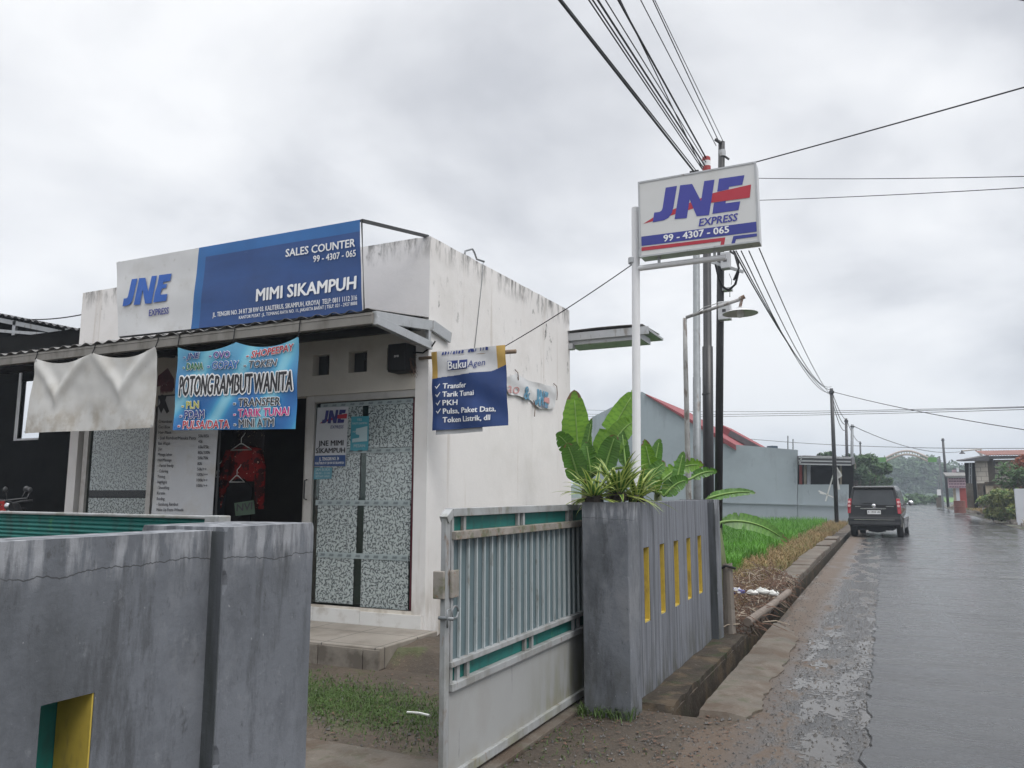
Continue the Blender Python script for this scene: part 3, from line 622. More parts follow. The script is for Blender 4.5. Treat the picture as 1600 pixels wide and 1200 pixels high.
# ------------------------------------------------------------------ boundary walls
t = thing('boundary_wall', 'weathered grey wall with five tall yellow slots and a planter top', 'wall', (W - .2, 7.2, 0))
XB = W - .05; XR = W - .35; ZT = 1.49
y5 = [at_x(p, 850, XB).y for p in (1009.5, 1035, 1057, 1077, 1094)]
p0 = 5.46; p1 = 5.72; ye = 8.55
mb = MB(); mb.chipped(XR, W, p0, p1, 0, ZT, 3); mb.build('pillar', 'grey_wall', t)
sy0, sy1 = at_x(1005, 857, XB).y, 0
SL = [(at_x(a, 850, XB).y, at_x(b, 850, XB).y) for a, b in ((1005.2, 1014), (1030.5, 1038), (1052.5, 1060), (1072.5, 1079), (1090, 1096))]
SZ0, SZ1 = .565, 1.135
mb = MB(); c = p1
mb.box(XB - .11, XB, p1, 8.5, 0, SZ0); mb.box(XB - .11, XB, p1, 8.5, SZ1, ZT - .004)
for a, b in SL: mb.box(XB - .11, XB, c, a, SZ0, SZ1); c = b
mb.box(XB - .11, XB, c, 8.5, SZ0, SZ1)
mb.build('slotted_panel', 'streaked_wall', t)
for a, b in SL:
    mb = MB(); e = .004
    mb.box(XB - .109, XB - .004, b - e - .008, b - e + .003, SZ0 + .004, SZ1 - .004); mb.box(XB - .109, XB - .004, a - .003, a + .008, SZ0 + .004, SZ1 - .004)
    mb.box(XB - .109, XB - .006, a + .008, b - .012, SZ0 - .003, SZ0 + .012); mb.box(XB - .115, XB - .10, a + .006, b - .01, SZ0 + .012, SZ1)
    mb.build('slot_lining', 'yellow', t)
mb = MB(); mb.box(XR, XB - .12, p1, 8.5, 0, ZT - .10); mb.box(XR, XR + .05, p1, 8.5, ZT - .10, ZT - .006); mb.build('planter_back', 'grey_wall', t)
mb = MB(); mb.grid(lambda a, b: (XR + .05 + a * .18, p1 + b * (8.5 - p1), ZT - .06 + .03 * mnoise.noise(Vector((a * 3, b * 20, 0)))), 6, 40); mb.build('planter_soil', 'soil', t)
ya = 8.25; yb = at_x(1128, 900, W + .03).y
mb = MB(); mb.chipped(XR, W + .03, max(ya, 8.5), yb, -.02, ZT + .002, 11); mb.build('end_pilaster', 'grey_wall', t)
M['dark_grey_wall'] = mat('dark_grey_wall', (.072, .079, .090), .7, .25, 2.5, vst=(1, 1, .4), bump=.003, bs=16, layers=[dict(c=(.03, .036, .034), s=5, st=(2, 2, .2), lo=.48, hi=.6, k=.8)])  # darker grey for the thin slab on each pilaster's side face
mb = MB(); mb.box(XB + .001, W + .022, max(ya, 8.5) - .004, max(ya, 8.5) - .0005, 0, ZT - .03); mb.build('dark_strip', 'dark_grey_wall', t)

t = thing('boundary_wall', 'grey wall nearest the viewer with a green and yellow slot', 'wall', (W - .2, .6, 0))
ZN = 1.458; n0, n1 = 1.66, 2.04
XN = XB
mb = MB(); mb.chipped(W - .34, W, n0, n1, 0, ZN, 21, 110); mb.build('pilaster', 'grey_wall', t)
mb = MB(); mb.box(XB + .001, W - .004, n0 - .004, n0 - .0005, 0, ZN - .012); mb.build('dark_strip', 'dark_grey_wall', t)  # thin darker slab over the pilaster's near side
h0, h1 = at_x(64, 1100, XN).y, at_x(148, 1082, XN).y
HZ0, HZ1 = .53, at_x(148, 1082, XN).z
mb = MB(); WT = .145
mb.box(XN - WT, XN, -1.6, n0, 0, HZ0); mb.box(XN - WT, XN, -1.6, n0, HZ1, ZN - .01)
c = -1.6
hs = [(h0 - .51 * k, h1 - .51 * k) for k in (4, 3, 2, 1, 0)]
for a, b in hs: mb.box(XN - WT, XN, c, a, HZ0, HZ1); c = b
mb.box(XN - WT, XN, c, n0, HZ0, HZ1)
mb.build('slotted_panel', 'grey_wall', t)
for a, b in hs:
    mb = MB(); mb.box(XN - WT + .02, XN - .003, b - .004, b + .003, HZ0 + .002, HZ1 + .002); mb.box(XN - WT + .02, XN - .006, a, b - .004, HZ0 - .003, HZ0 + .004)
    mb.build('slot_lining', 'yellow', t)
mb = MB(); mb.box(XN - WT - .012, XN - WT + .018, -1.6, n0 - .02, HZ0 - .1, HZ1 + .1); mb.build('back_panel', 'teal', t)

# ------------------------------------------------------------------ gates
GX = -2.17
t = thing('sliding_gate', 'grey barred sliding gate half open against the slotted wall', 'gate', (GX, 5.2, 0))
g0, g1 = at_x(688, 1000, GX).y + .02, 7.1
zP = at_x(693, 1071, GX).z; zM = at_x(695, 1036, GX).z; zT2 = at_x(800, 822, GX).z; zT = at_x(800, 791, GX).z
fr = MB()
fr.box(GX - .016, GX + .016, g0, g0 + .05, .03, zT - .05)
fr.box(GX - .028, GX + .028, g0 + .06, g1, zT - .045, zT); fr.bar((GX, g0 + .005, zT - .062), (GX, g0 + .065, zT - .022), .05, .045)
fr.box(GX - .02, GX + .028, g0 + .055, g1, zM - .03, zM)
fr.box(GX - .026, GX + .034, g0 + .055, g1, zP - .04, zP)
fr.box(GX - .014, GX + .018, g0 + .058, g0 + .085, zP, zT - .045)
fr.box(GX - .032, GX + .036, g0 + .055, g1, .05, .10)
fr.build('frame', 'gate_paint', t, bevel=.003)
mb = MB(); mb.box(GX - .022, GX + .045, g0 + .06, g1, zT2 - .045, zT2); mb.build('upper_rail', 'rail_rust', t, bevel=.003)
mb = MB(); mb.box(GX - .014, GX - .008, g0 + .13, g1, zM, zT2 - .045); mb.build('backing_sheet', 'gate_sheet', t)
mb = MB(); mb.box(GX - .014, GX - .008, g0 + .13, g1, zT2 + .001, zT - .046); mb.build('upper_strip', 'teal', t)
mb = MB(); mb.box(GX - .014, GX - .008, g0 + .13, g1, zP + .001, zM - .031); mb.build('lower_strip', 'teal', t)
mb = MB(); mb.box(GX - .012, GX + .012, g0 + .056, g1, .10, zP - .041); mb.build('kick_panel', 'gate_panel', t)
y = g0 + .17
while y < 6.0:
    mb = MB(); mb.box(GX - .006, GX + .010, y, y + .013, zM + .0005, zT2 - .0455); mb.build('bar', 'gate_bar', t); y += .098
for y in (g0 + .14, g0 + .25, 4.72, 4.83, 5.6, 5.7):
    mb = MB(); mb.box(GX - .006, GX + .014, y, y + .03, zP + .0005, zM - .0305); mb.build('short_bar', 'gate_paint', t)
for y in (g0 + .2, 4.62, 4.70, 5.5, 5.58):
    mb = MB(); mb.box(GX - .006, GX + .014, y, y + .028, zT2 + .0005, zT - .0455); mb.build('short_bar', 'gate_paint', t)
mb = MB(); za = at_x(695, 935, GX).z; zb = at_x(695, 892, GX).z
mb.box(GX + .018, GX + .036, g0 + .035, g0 + .115, za, zb); mb.box(GX - .05, GX + .015, g0 - .022, g0 - .001, za, zb); mb.build('lock_plate', 'rail_rust', t, bevel=.004)
zl = at_x(690, 960, GX).z
mb = MB(); ring = lambda cy, cz, rr_, ax: [Vector((GX + (.06 if ax else -.01) + (.0), cy + math.cos(q) * rr_, cz + math.sin(q) * rr_)) for q in (i * .524 for i in range(13))]
mb.tube(ring(g0 + .03, zl + .01, .032, 1), .0055, 6); mb.tube([(GX + .06, g0 - .05, zl - .06), (GX + .06, g0 - .055, zl + .03), (GX + .05, g0 - .01, zl + .03)], .0055, 6); mb.tube([(GX - .02, g0 - .005, zl - .02), (GX + .07, g0 - .005, zl - .02)], .010, 8)
mb.build('latch', 'grey_steel', t, smooth=True)
for y in (g0 + .35, 6.4):
    mb = MB(); mb.lathe((GX - .012, y, .045), [(.001, 0), (.045, 0), (.038, .012), (.045, .024), (.001, .024)], 14, axis=(1, 0, 0)); mb.build('roller', 'dark_metal', t)
t = MB(); t.box(GX - .10, GX + .10, 1.9, 7.2, .0, .028); t.box(GX - .012, GX + .012, 1.9, 7.2, .028, .04)
structure(t.build('gate_track', 'concrete', bevel=.004))

# teal inner gate leaf, standing behind the near wall
p = at_z(349, 806, 1.475); q = at_z(0, 798, 1.475); d = (q - p).normalized(); nrm = Vector((-d.y, d.x, 0))
if nrm.y > 0: nrm = -nrm
q = p + d * 5.0
t = thing('swing_gate', 'teal sheeted gate leaf standing open behind the near grey wall', 'gate', (p.x, p.y, 0))
def P(a, z, o=0): return p + d * a + nrm * o + Vector((0, 0, z - 1.475))
mb = MB(); n = 150
mb.grid(lambda a, b: P(.02 + a * 4.95, .15 + b * 1.315, .003 * math.sin(b * n * 3.14159)), 1, n * 4); mb.build('ribbed_sheet', 'teal', t, smooth=True, solid=.003)
mb = MB(); mb.bar(P(0, 1.468), P(5, 1.468), .03, .012); mb.bar(P(.03, .08), P(.03, 1.46), .04, .05, up=tuple(nrm)); mb.bar(P(.06, .1), P(5, .1), .05, .05)
mb.build('frame', 'gate_paint', t, bevel=.004)
mb = MB(); mb.bar(P(-.01, 1.458, .0), P(.07, 1.458, .0), .05, .035); mb.build('corner_bracket', 'gate_paint', t, bevel=.004)
mb = MB(); mb.bar(P(2.05, 1.36, .03), P(2.30, 1.36, .03), .03, .03); mb.bar(P(2.12, 1.28, .03), P(2.12, 1.40, .03), .04, .03, up=tuple(nrm)); mb.build('bolt', 'dark_metal', t)

# ------------------------------------------------------------------ the shop
XL = -9.95; ZR = 4.33; ZO = 2.66; ZB = .19; YB = 11.12
t = shop = thing('shop_building', 'flat roofed white shop with mould stained walls and a tin canopy', 'building', (-7.1, 9, 0))
mb = MB()
HO = [(at_y(489, 556, YF).x, at_y(514, 585, YF).x), (at_y(545, 549, YF).x, at_y(573, 581, YF).x), (-4.83, -4.58)]
HZA, HZB = 2.89, 3.13
mb.box(XL, XS - .16, YF, YF + .15, ZO, HZA); mb.box(XL, XS - .16, YF, YF + .15, HZB, 3.42)
c = XL
for a, b in HO: mb.box(c, a, YF, YF + .15, HZA, HZB); c = b
mb.box(c, XS - .16, YF, YF + .15, HZA, HZB)
mb.build('front_wall', 'porch_wall', t)
mb = MB(); mb.box(XL, XS - .16, YF + .001, YF + .15, 3.42, ZR); mb.build('parapet', 'white_wall', t)
# side wall with a slightly uneven top, and the corner pier
mb = MB(); nseg = 24
top = [(XS, YF + (YB - YF) * i / nseg, ZR - .005 + .012 * mnoise.noise(Vector((i * .9, 5, 0))) + .07 * i / nseg) for i in range(nseg + 1)]
poly = [(XS, YF, ZB - .19)] + [(XS, YB, 0)] + list(reversed(top))
mb.prism(poly, (-.16, 0, 0)); mb.build('side_wall', 'white_wall', t)
mb = MB(); mb.box(XL, XS - .16, YB - .15, YB, 0, ZR); mb.box(XL, XL + .15, YF + .15, YB - .15, 0, ZR); mb.build('rear_wall', 'white_wall', t)
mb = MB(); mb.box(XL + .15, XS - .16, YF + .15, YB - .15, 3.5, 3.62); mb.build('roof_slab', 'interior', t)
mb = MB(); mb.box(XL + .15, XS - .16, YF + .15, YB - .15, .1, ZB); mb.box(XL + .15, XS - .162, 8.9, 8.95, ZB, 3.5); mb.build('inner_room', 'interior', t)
for a, b in HO:
    mb = MB(); mb.box(a + .002, b - .002, YF + .11, YF + .13, HZA, HZB); mb.bar(((a + b) / 2 + .05, YF + .07, HZA + .01), ((a + b) / 2 + .05, YF + .07, HZB - .01), .02, .05); mb.bar(((a + b) / 2 + .05, YF + .06, (HZA + HZB) / 2 + .03), (b - .01, YF + .06, (HZA + HZB) / 2 + .03), .03, .02)
    mb.build('vent', 'dark_metal', t)
# white pier at the left end
mb = MB(); mb.box(XL, XL + .17, YF - .02, YF + .15, ZB, ZO); mb.build('pier', 'white_wall', t)
# right window: frame, glass, films
WX0, WX1, WZ0, WZ1 = at_y(489, 800, YF).x, at_y(648, 800, YF).x, .36, 2.57
fz = MB(); Fy0, Fy1 = YF + .02, YF + .10
fz.box(WX0 - .16, WX0 - .05, Fy0, Fy1, ZB, ZO); fz.box(WX0 - .05, XS - .162, Fy0, Fy1, WZ1 + .01, ZO); fz.box(WX0 - .05, XS - .162, Fy0 - .02, Fy1, WZ0 - .06, WZ0); 
fz.build('window_frame', 'alu', t, bevel=.004)
mb = MB(); mb.box(WX0 - .05, WX1 - .08, YF + .055, YF + .061, WZ0, WZ1); gl = mb.build('window_pane', 'glass', t)
for ra_, rb_ in ((WX1 - .075, XS - .163), (WX0 - .04, WX0)):
    mb = MB(); mb.box(ra_, rb_, YF + (.045 if ra_ > -5 else .064), YF + .10, WZ0, WZ1); mb.build('window_reveal', 'maroon', t)
fs_ = Sheet('y', YF + .05)
mb = MB(); mb.box(WX0 + .02, WX1 - .08, YF + .068, YF + .074, WZ0 + .02, 2.5); mb.build('pane_backing', mat('glass_backing', (.10, .135, .125), .3, .1), t)  # backing sheet behind the pane, seen as dark gaps between the films
for x0, x1, y0, y1 in [(a_, b_, c_ - (6 if c_ > 640 else 0), d_ + (6 if d_ < 940 else 0)) for a_, b_, c_, d_ in [(505, 565, 634, 700), (576, 645, 634, 700), (501, 561, 708, 780), (573, 643, 706, 780), (497, 556, 788, 866), (569, 640, 789, 868), (495, 551, 872, 946), (565, 637, 872, 952)]]:
    u0, u1 = fs_.px(x0, y0)[0], fs_.px(x1, y1)[0]; z1, z0 = fs_.px(572, y0)[1], fs_.px(572, y1)[1]
    mb = MB(); mb.box(u0, u1, YF + .049, YF + .0525, z0, z1); mb.build('window_film', 'window_film', t)
def tape(y0, y1, x0, x1):
    u0, u1 = fs_.px(x0, y0)[0], fs_.px(x1, y1)[0]; z1, z0 = fs_.px(572, y0)[1], fs_.px(572, y1)[1]
    mb = MB(); mb.box(u0, u1, YF + .042, YF + .0465, z0, z1); sh = Sheet('y', YF + .042)
    k = max(3, int((u1 - u0) / .115)); hgt = (z1 - z0)
    for i in range(k): logo(sh, mb, u0 + .03 + i * (u1 - u0) / k, z0 + hgt * .25, .075, hgt * .5, 1, 1, o=.002)
    mb.build('film_tape', ['film_tape', mat('tape_ink', (.16, .19, .2), .4, .1) if 'tape_ink' not in bpy.data.materials else bpy.data.materials['tape_ink']], t)
tape(627, 634, 502, 646); tape(701, 708, 541, 644); tape(781.5, 790, 494, 641); tape(865, 873.5, 497, 638)
# left window
f2 = Sheet('y', YF + .03)
a0, a1 = at_y(138, 690, YF).x, at_y(231, 690, YF).x
mb = MB(); mb.box(a0 - .12, a0 - .03, Fy0, Fy1, ZB, ZO); mb.box(a1, a1 + .08, Fy0, Fy1, ZB, ZO); mb.box(a0 - .12, a1 + .08, Fy0 - .001, Fy1 + .001, ZO - .07, ZO - .004); mb.build('window_frame', 'alu', t)
mb = MB(); mb.box(a0 - .03, a1, YF + .055, YF + .061, ZB, ZO - .07); mb.build('window_pane', 'glass', t)
for z0, z1 in ((ZB + .05, 1.50), (1.60, 2.6)):
    mb = MB(); mb.box(a0 + .03, a1 - .02, YF + .047, YF + .052, z0, z1); mb.build('window_film', 'window_film', t)
mb = MB(); mb.box(a0 - .02, a1 - .02, YF + .064, YF + .07, ZB, ZO - .08); mb.build('pane_backing', mat('backing_dark', (.025, .028, .028), .6, .1), t)  # dark backing sheet behind the left pane
# door opening and its jambs
mb = MB(); dx = at_y(478, 800, YF).x
mb.box(dx - .06, WX0 - .162, Fy0 - .01, Fy1, ZB, ZO - .002); dj = mb.build('door_jamb', 'alu', t, bevel=.004)
hz_ = at_y(472, 765, YF).z; hx = dx - .01
mb = MB(); mb.tube([(hx, YF + .01, hz_ - .11), (hx, YF - .03, hz_ - .10), (hx, YF - .03, hz_ + .10), (hx, YF + .01, hz_ + .11)], .009, 6); mb.build('door_handle', 'dark_metal', dj)
mb = MB(); mb.lathe((hx + .02, YF + .012, hz_ - .42), [(.001, 0), (.018, 0), (.014, .01), (.001, .012)], 10, axis=(0, -1, 0)); mb.build('door_lock', 'dark_metal', dj)
# plinth tiles
for i in range(9):
    x1 = XS - .17 - i * .62 if i else XS - .02; x0 = XS - .17 - (i + 1) * .62
    if i == 0: x1 = XS - .03
    mb = MB(); mb.box(max(x0 + .004, XL + .2), x1, YF - .022, YF - .001, ZB - .01, .335 - (.012 if i == 0 else 0)); mb.build('plinth_tile', 'tile', t)
mb = MB(); mb.box(XL + .2, XS - .16, YF - .001, YF + .15, .1, ZB + .17); mb.build('plinth', 'porch_wall', t)
# porch
mb = MB(); mb.box(-10.6, at_z(585, 1016, ZB).x, 5.98, YF - .001, 0, ZB); po = mb.build('porch', ['porch_tile'], t, bevel=.008)
mb = MB(); x1 = at_z(585, 1016, ZB).x; cx = x1
while cx > -10:
    wd = .17 if cx == x1 else .5
    mb.box(max(cx - wd, -10.5), cx - .006, 5.962, 5.979, .0, ZB - .02); cx -= wd + .004
mb.build('riser_tiles', mat('riser_tile', (.23, .205, .175), .75, .2, 4, layers=[dict(c=(.10, .085, .07), s=4, lo=.45, hi=.62, k=.9)]), po)
# canopy
cn0, cn1 = -12.2, XS - .0
zw, ze = 3.42, 3.285
mb = MB(); nr = int((cn1 - cn0) / .0125)
def corr(o):
    def g(a, b):
        x = cn0 + (cn1 - cn0) * a; k = 2 * math.pi * a * (cn1 - cn0) / .2
        return (x, YE - .04 + (YF - YE + .04) * b, ze + (zw - ze) * b + .016 * math.sin(k) + o)
    return g
mb.grid(corr(0), nr, 2); cano = mb.build('canopy_sheet', 'roof_sheet', t, smooth=True, solid=.003)
mb = MB(); mb.box(cn0, cn1 + .003, YE - .03, YE + .03, ze - .135, ze - .022); mb.box(cn0, cn1 + .003, YE - .034, YE + .01, ze - .052, ze - .04); mb.build('fascia', 'fascia_grey', cano, bevel=.004)
mb = MB(); mb.box(cn0, cn1 - .1, YE + .45, YE + .50, zw - .14, zw - .085); mb.box(cn0, cn1 - .1, YF - .06, YF - .002, zw - .13, zw - .05)
for x in (-11.4, -9.9, -8.1, -6.3): mb.bar((x, YE + .03, ze - .08), (x, YF - .002, zw - .12), .05, .06)
mb.build('rafters', 'dark_metal', cano)
mb = MB(); ex = XS + .012
mb.bar((ex, YE, ze - .065), (ex, YF + .02, zw - .085), .05, .11); mb.bar((ex + .01, YE, ze - .1), (ex + .01, YF, 3.11), .06, .085); mb.bar((ex, YF - .03, 3.07), (ex, YF - .03, zw - .14), .045, .05, up=(0, 1, 0)); mb.bar((ex + .02, YF + .02, zw - .085), (ex + .02, YF + .40, zw - .15), .03, .12)
mb.build('end_bracket', 'steel', cano, bevel=.004)
# rear awning beyond the side wall
ra = [at_y(x, y, YB - .05) for x, y in ((889, 519), (1013, 512))]
mb = MB(); xa, xb = XS - .05, ra[1].x; zr_ = ra[0].z
mb.box(xa, xb, YB - .06, YB - .02, zr_ - .14, zr_ - .02); mb.box(xa, xb - .02, YB - .02, YB + .9, zr_ - .07, zr_ - .03); mb.box(xa + .02, xb - .12, YB - .0, YB + .5, zr_ - .20, zr_ - .10); raw = mb.build('rear_awning', 'steel', t, bevel=.004)
mb = MB(); mb.grid(lambda a, b: (xa + (xb - xa - .08) * a, YB - .08 + b * 1.0, zr_ + .01 + .015 * math.sin(a * 3.1) + .03 * b), 12, 2); mb.build('awning_sheet', 'roof_sheet', raw, smooth=True, solid=.006)
mb = MB(); mb.box(XS - .01, XS + .07, YB - .06, YB + .06, zr_ - .27, zr_ - .18); mb.build('awning_bracket', 'steel', raw)
# conduit hook on the roof edge with a thin lead down the side wall
mb = MB(); pts = [at_x(x, y, XS - .05) for x, y in ((725, 402), (727, 392), (738, 389), (741, 394), (745, 405))] + [at_x(757, 409, XS + .02)]
mb.tube(pts, .013, 6); mb.tube([at_x(755, 409, XS + .012), at_x(753, 440, XS + .01), at_x(741, 550, XS + .01)], .004, 5); mb.build('conduit', 'grey_steel', t, smooth=True)

# rough raised earth beside the porch
mb = MB()
def lump(a, b):
    x = at_z(585, 1016, ZB).x + .01 + a * 1.1; y = 6.05 + b * 1.6
    return (x, y, (.16 - .05 * a) * min(1, b * 8) * min(1, (1 - a) * 6) + .025 * mnoise.noise(Vector((x * 6, y * 6, 0))) * min(1, b * 8))
mb.grid(lump, 40, 50); structure(mb.build('earth_bank', 'ground_earth', smooth=True, fix=False))

# ------------------------------------------------------------------ banners, posters and things hung on the shop
t = thing('sign_banner', 'long blue and white rooftop banner reading SALES COUNTER and MIMI SIKAMPUH', 'banner', (-6.2, YE, 3.3))
sh = Sheet('y', YE - .03, lambda u, v: .006 * math.sin(u * 5.5) * math.sin((v - 3.3) * 3.4) + .003 * math.sin(v * 13 + u * 1.3))
tl, tr, br, bl = (182, 410), (562, 343), (566, 486), (185, 526)
c4 = [sh.px(*q) for q in (bl, br, tr, tl)]
bt, bb = sh.px(311.4, 388), sh.px(298.5, 512)
def lerp2(p, q, t): return (p[0] + (q[0] - p[0]) * t, p[1] + (q[1] - p[1]) * t)
fb = (bb[0] - c4[0][0]) / (c4[1][0] - c4[0][0]); ft = (bt[0] - c4[3][0]) / (c4[2][0] - c4[3][0]); dl = .034
def part4(b0, b1, t0, t1, v0=0, v1=1):
    B0, B1, T0, T1 = lerp2(c4[0], c4[1], b0), lerp2(c4[0], c4[1], b1), lerp2(c4[3], c4[2], t0), lerp2(c4[3], c4[2], t1)
    return [lerp2(B0, T0, v0), lerp2(B1, T1, v0), lerp2(B1, T1, v1), lerp2(B0, T0, v1)]
mb = MB()
sh.slab(mb, part4(0, fb, 0, ft), 24, 16, 0); sh.slab(mb, part4(fb, fb + dl, ft, ft + dl), 3, 16, 1)
sh.slab(mb, part4(fb + dl, 1, ft + dl, 1, 0, .87), 50, 14, 2); sh.slab(mb, part4(fb + dl, 1, ft + dl, 1, .87, 1), 50, 3, 1)
mb.build('banner_sheet', ['banner_white', 'banner_light_blue', 'banner_blue'], t, smooth=True)
mb = MB(); k = dict(mi=0, o=.010)
sh.textpx(mb, 'SALES COUNTER', (448, 402), (556, 385.5), 12, bold=.035, **k)
sh.textpx(mb, '99 - 4307 - 065', (490, 409.8), (557, 400.8), 10, bold=.03, **k)
sh.textpx(mb, 'MIMI SIKAMPUH', (401.5, 471), (557, 451.5), 19, bold=.045, **k)
sh.textpx(mb, 'JL. TENGIRI NO. 34 RT 28 RW 03. KALITERUS, SIKAMPUH, KROYA|  TELP: 0811 1112 316', (333, 495.5), (559, 469), 7, bold=.02, **k)
sh.textpx(mb, 'KANTOR PUSAT : JL. TOMANG RAYA NO. 11, JAKARTA BARAT | TELP. 021 - 2927 8888', (374, 498.8), (559, 476.5), 5, bold=.015, **k)
mb.build('lettering', ['lettering_white'], t)
mb = MB(); a = sh.px(195, 483); b = sh.px(269, 437)
logo(sh, mb, a[0] - .10, a[1] + .02, (b[0] - a[0]) + .14, .315, 0, 0, o=.012, faded=True)
sh.textpx(mb, 'EXPRESS', (233, 494), (263.5, 490), 10, mi=1, o=.009, bold=.03)
mb.build('logo', ['logo_faded', 'band_blue'], t)
mb = MB()
P3 = lambda q, o=0: sh.at(q[0], q[1], o - .03)
mb.tube([P3(c4[0]), P3(c4[1]), P3(c4[2]), P3(c4[3]), P3(c4[0])], .014, 6)
for f in (.33, .66): mb.tube([P3(lerp2(c4[0], c4[1], f)), P3(lerp2(c4[3], c4[2], f))], .012, 6)
mb.build('frame', 'dark_metal', t)
mb = MB(); e = P3(c4[2]); mb.bar(e, (XS - .06, YF + .05, ZR + .015), .03, .03); mb.build('brace', 'dark_metal', t); mb = MB()
mb.bar(P3(c4[3]), (XL + 2.2, YF + .05, ZR + .015), .03, .03); mb.build('brace', 'dark_metal', t)

def hung(uvs):   # scalloped top edge between ties
    return lambda a: uvs * (1 - (2 * ((a * 2) % 1) - 1) ** 2)
def whitefold(u, v):
    L0, L1 = uL, uR; a = (u - L0) / (L1 - L0); b = (v - 2.42) / .85; k = (a * 2) % 1
    x = abs(2 * k - 1)
    c = .30 + .60 * x ** .8
    return .038 * math.exp(-((b - c) / .12) ** 2) * (1 - .4 * x) + .03 * max(0, c - b) * (1 - x) + .008 * math.sin(9 * a + 5 * b) + .006 * mnoise.noise(Vector((u * 6, v * 6, 1))) + .02 * (1 - b) * math.sin(a * 6.5 + .5) - .03
sh = Sheet('y', YE - .07); wtl, wtr, wbr, wbl = [sh.px(*q) for q in ((54, 560), (243, 541), (239, 668), (36, 677))]
uL, uR = wbl[0], wtr[0]; sh.bulge = whitefold
t = thing('blank_banner', 'blank creased white cloth banner tied under the canopy', 'banner', ((uL + uR) / 2, YE - .07, 2.4))
mb = MB(); sh.slab(mb, [wbl, wbr, wtr, wtl], 90, 60, 0, sag=hung(.085)); mb.build('cloth', 'cloth_white', t, smooth=True)
def ties(sh, tops, par):
    mb = MB()
    for u, v in tops: mb.tube([sh.at(u, v - .01, .004), Vector((u, YE - .045, ze - .07)), Vector((u, YE - .04, ze - .02))], .006, 5)
    mb.build('ties', 'black', par)
ties(sh, [wtl, lerp2(wtl, wtr, .5), wtr], t)
mb = MB()
for u, v in (lerp2(wbl, wbr, .005), lerp2(wtl, wtr, .01), lerp2(wbl, wbr, .99)): mb.lathe(sh.at(u, v + .02 if v < 2.7 else v - .03, .004), [(.006, 0), (.012, .001), (.012, .004), (.006, .004)], 10, axis=(0, -1, 0))
mb.build('eyelets', 'steel', t)

sh = Sheet('y', YE - .07); btl, btr, bbr, bbl = [sh.px(*q) for q in ((276, 542), (465, 525), (460, 670), (268, 672))]
B0, B1 = bbl[0], btr[0]
sh.bulge = lambda u, v: .016 * math.sin((u - B0) / (B1 - B0) * 6.28) * max(0, (v - 2.5)) + .02 * max(0, v - 3.0) * abs(math.sin((u - B0) / (B1 - B0) * 6.28)) + .006 * math.sin(v * 13 + u * 4) - .02
t = thing('price_banner', 'blue printed banner reading POTONG RAMBUT WANITA tied under the canopy', 'banner', ((B0 + B1) / 2, YE - .07, 2.4))
mb = MB(); sh.slab(mb, [bbl, bbr, btr, btl], 60, 40, 0, sag=hung(.075)); mb.build('vinyl_sheet', 'sweep_print', t, smooth=True)
ties(sh, [btl, lerp2(btl, btr, .48), btr], t)
mb = MB(); mats = ['lettering_white', 'lettering_black', mat('ink_navy', (.02, .03, .22), .5, .1), mat('ink_purple', (.10, .02, .28), .5, .1), mat('ink_red', (.42, .012, .03), .5, .1), mat('ink_green', (.02, .18, .05), .5, .1), mat('ink_blue', (.02, .13, .45), .5, .1), mat('ink_magenta', (.50, .01, .18), .5, .1), mat('ink_yellow', (.52, .50, .06), .5, .1), mat('ink_charcoal', (.05, .055, .07), .5, .1)]
for s_, a, b, cp, ci, shr in (('- JNE', (285, 561), (312, 559), 8, 2, .25), ('- OVO', (327, 560), (358.5, 558.5), 10, 3, 0), ('- SHOPEEPAY', (384, 560), (457, 547), 10.5, 4, .12), ('- DANA', (284, 578), (316, 577), 10.5, 5, .1), ('- GOPAY', (323, 576.5), (372, 574.5), 11, 6, .1), ('- TOKEN', (380, 575), (431, 571), 10.5, 9, .15),
        ('POTONG', (279, 618.5), (331, 616), 30, 1, .04), ('RAMBUT', (334, 616), (392, 613), 29, 1, .04), ('WANITA', (395, 613), (455.5, 609), 29, 1, .12),
        ('- PLN', (282, 638.5), (309, 637.5), 11, 8, 0), ('- PDAM', (279, 654), (317, 653), 12, 2, 0), ('- PULSA/DATA', (277, 669.8), (356, 668.5), 12, 4, 0), ('- TRANSFER', (364, 635), (436, 632.5), 12, 1, 0), ('- TARIK TUNAI', (364, 652), (450, 648.5), 12, 7, 0), ('- MINI ATM', (363.5, 667.5), (427, 665.5), 12, 9, 0)):
    sh.textpx(mb, s_, a, b, cp, mi=ci, o=.013, bold=.025, shear=shr, outline=0, ow=.05)
mb.build('lettering', mats, t)

# draped agent banner on a stick at the corner
t = thing('agent_banner', 'navy and white banner listing Transfer, Tarik Tunai and PKH draped over a stick', 'banner', (-3.9, YF - .05, 2.4))
sh = Sheet('y', YF - .06); q = [sh.px(*c) for c in ((676, 673), (794, 664.5), (789.5, 539), (674, 550.5))]
sh.bulge = lambda u, v: .012 * math.sin((u - q[0][0]) * 17) * min(1, (3.2 - v) * 2) * (1 - min(1, (u - q[0][0]) * 1.2)) * 1.6 + .008 * math.sin(v * 15 + u * 9)
def agent_col(a, b):
    lim = .655 + .035 * math.sin(a * 2.2) + .10 * max(0, a - .80) ** 1.2 * 5
    if b < lim: return 0
    return 2 if a < .085 or a > .885 else 1
mb = MB(); sh.slab(mb, q, 150, 190, 0, mf=agent_col)
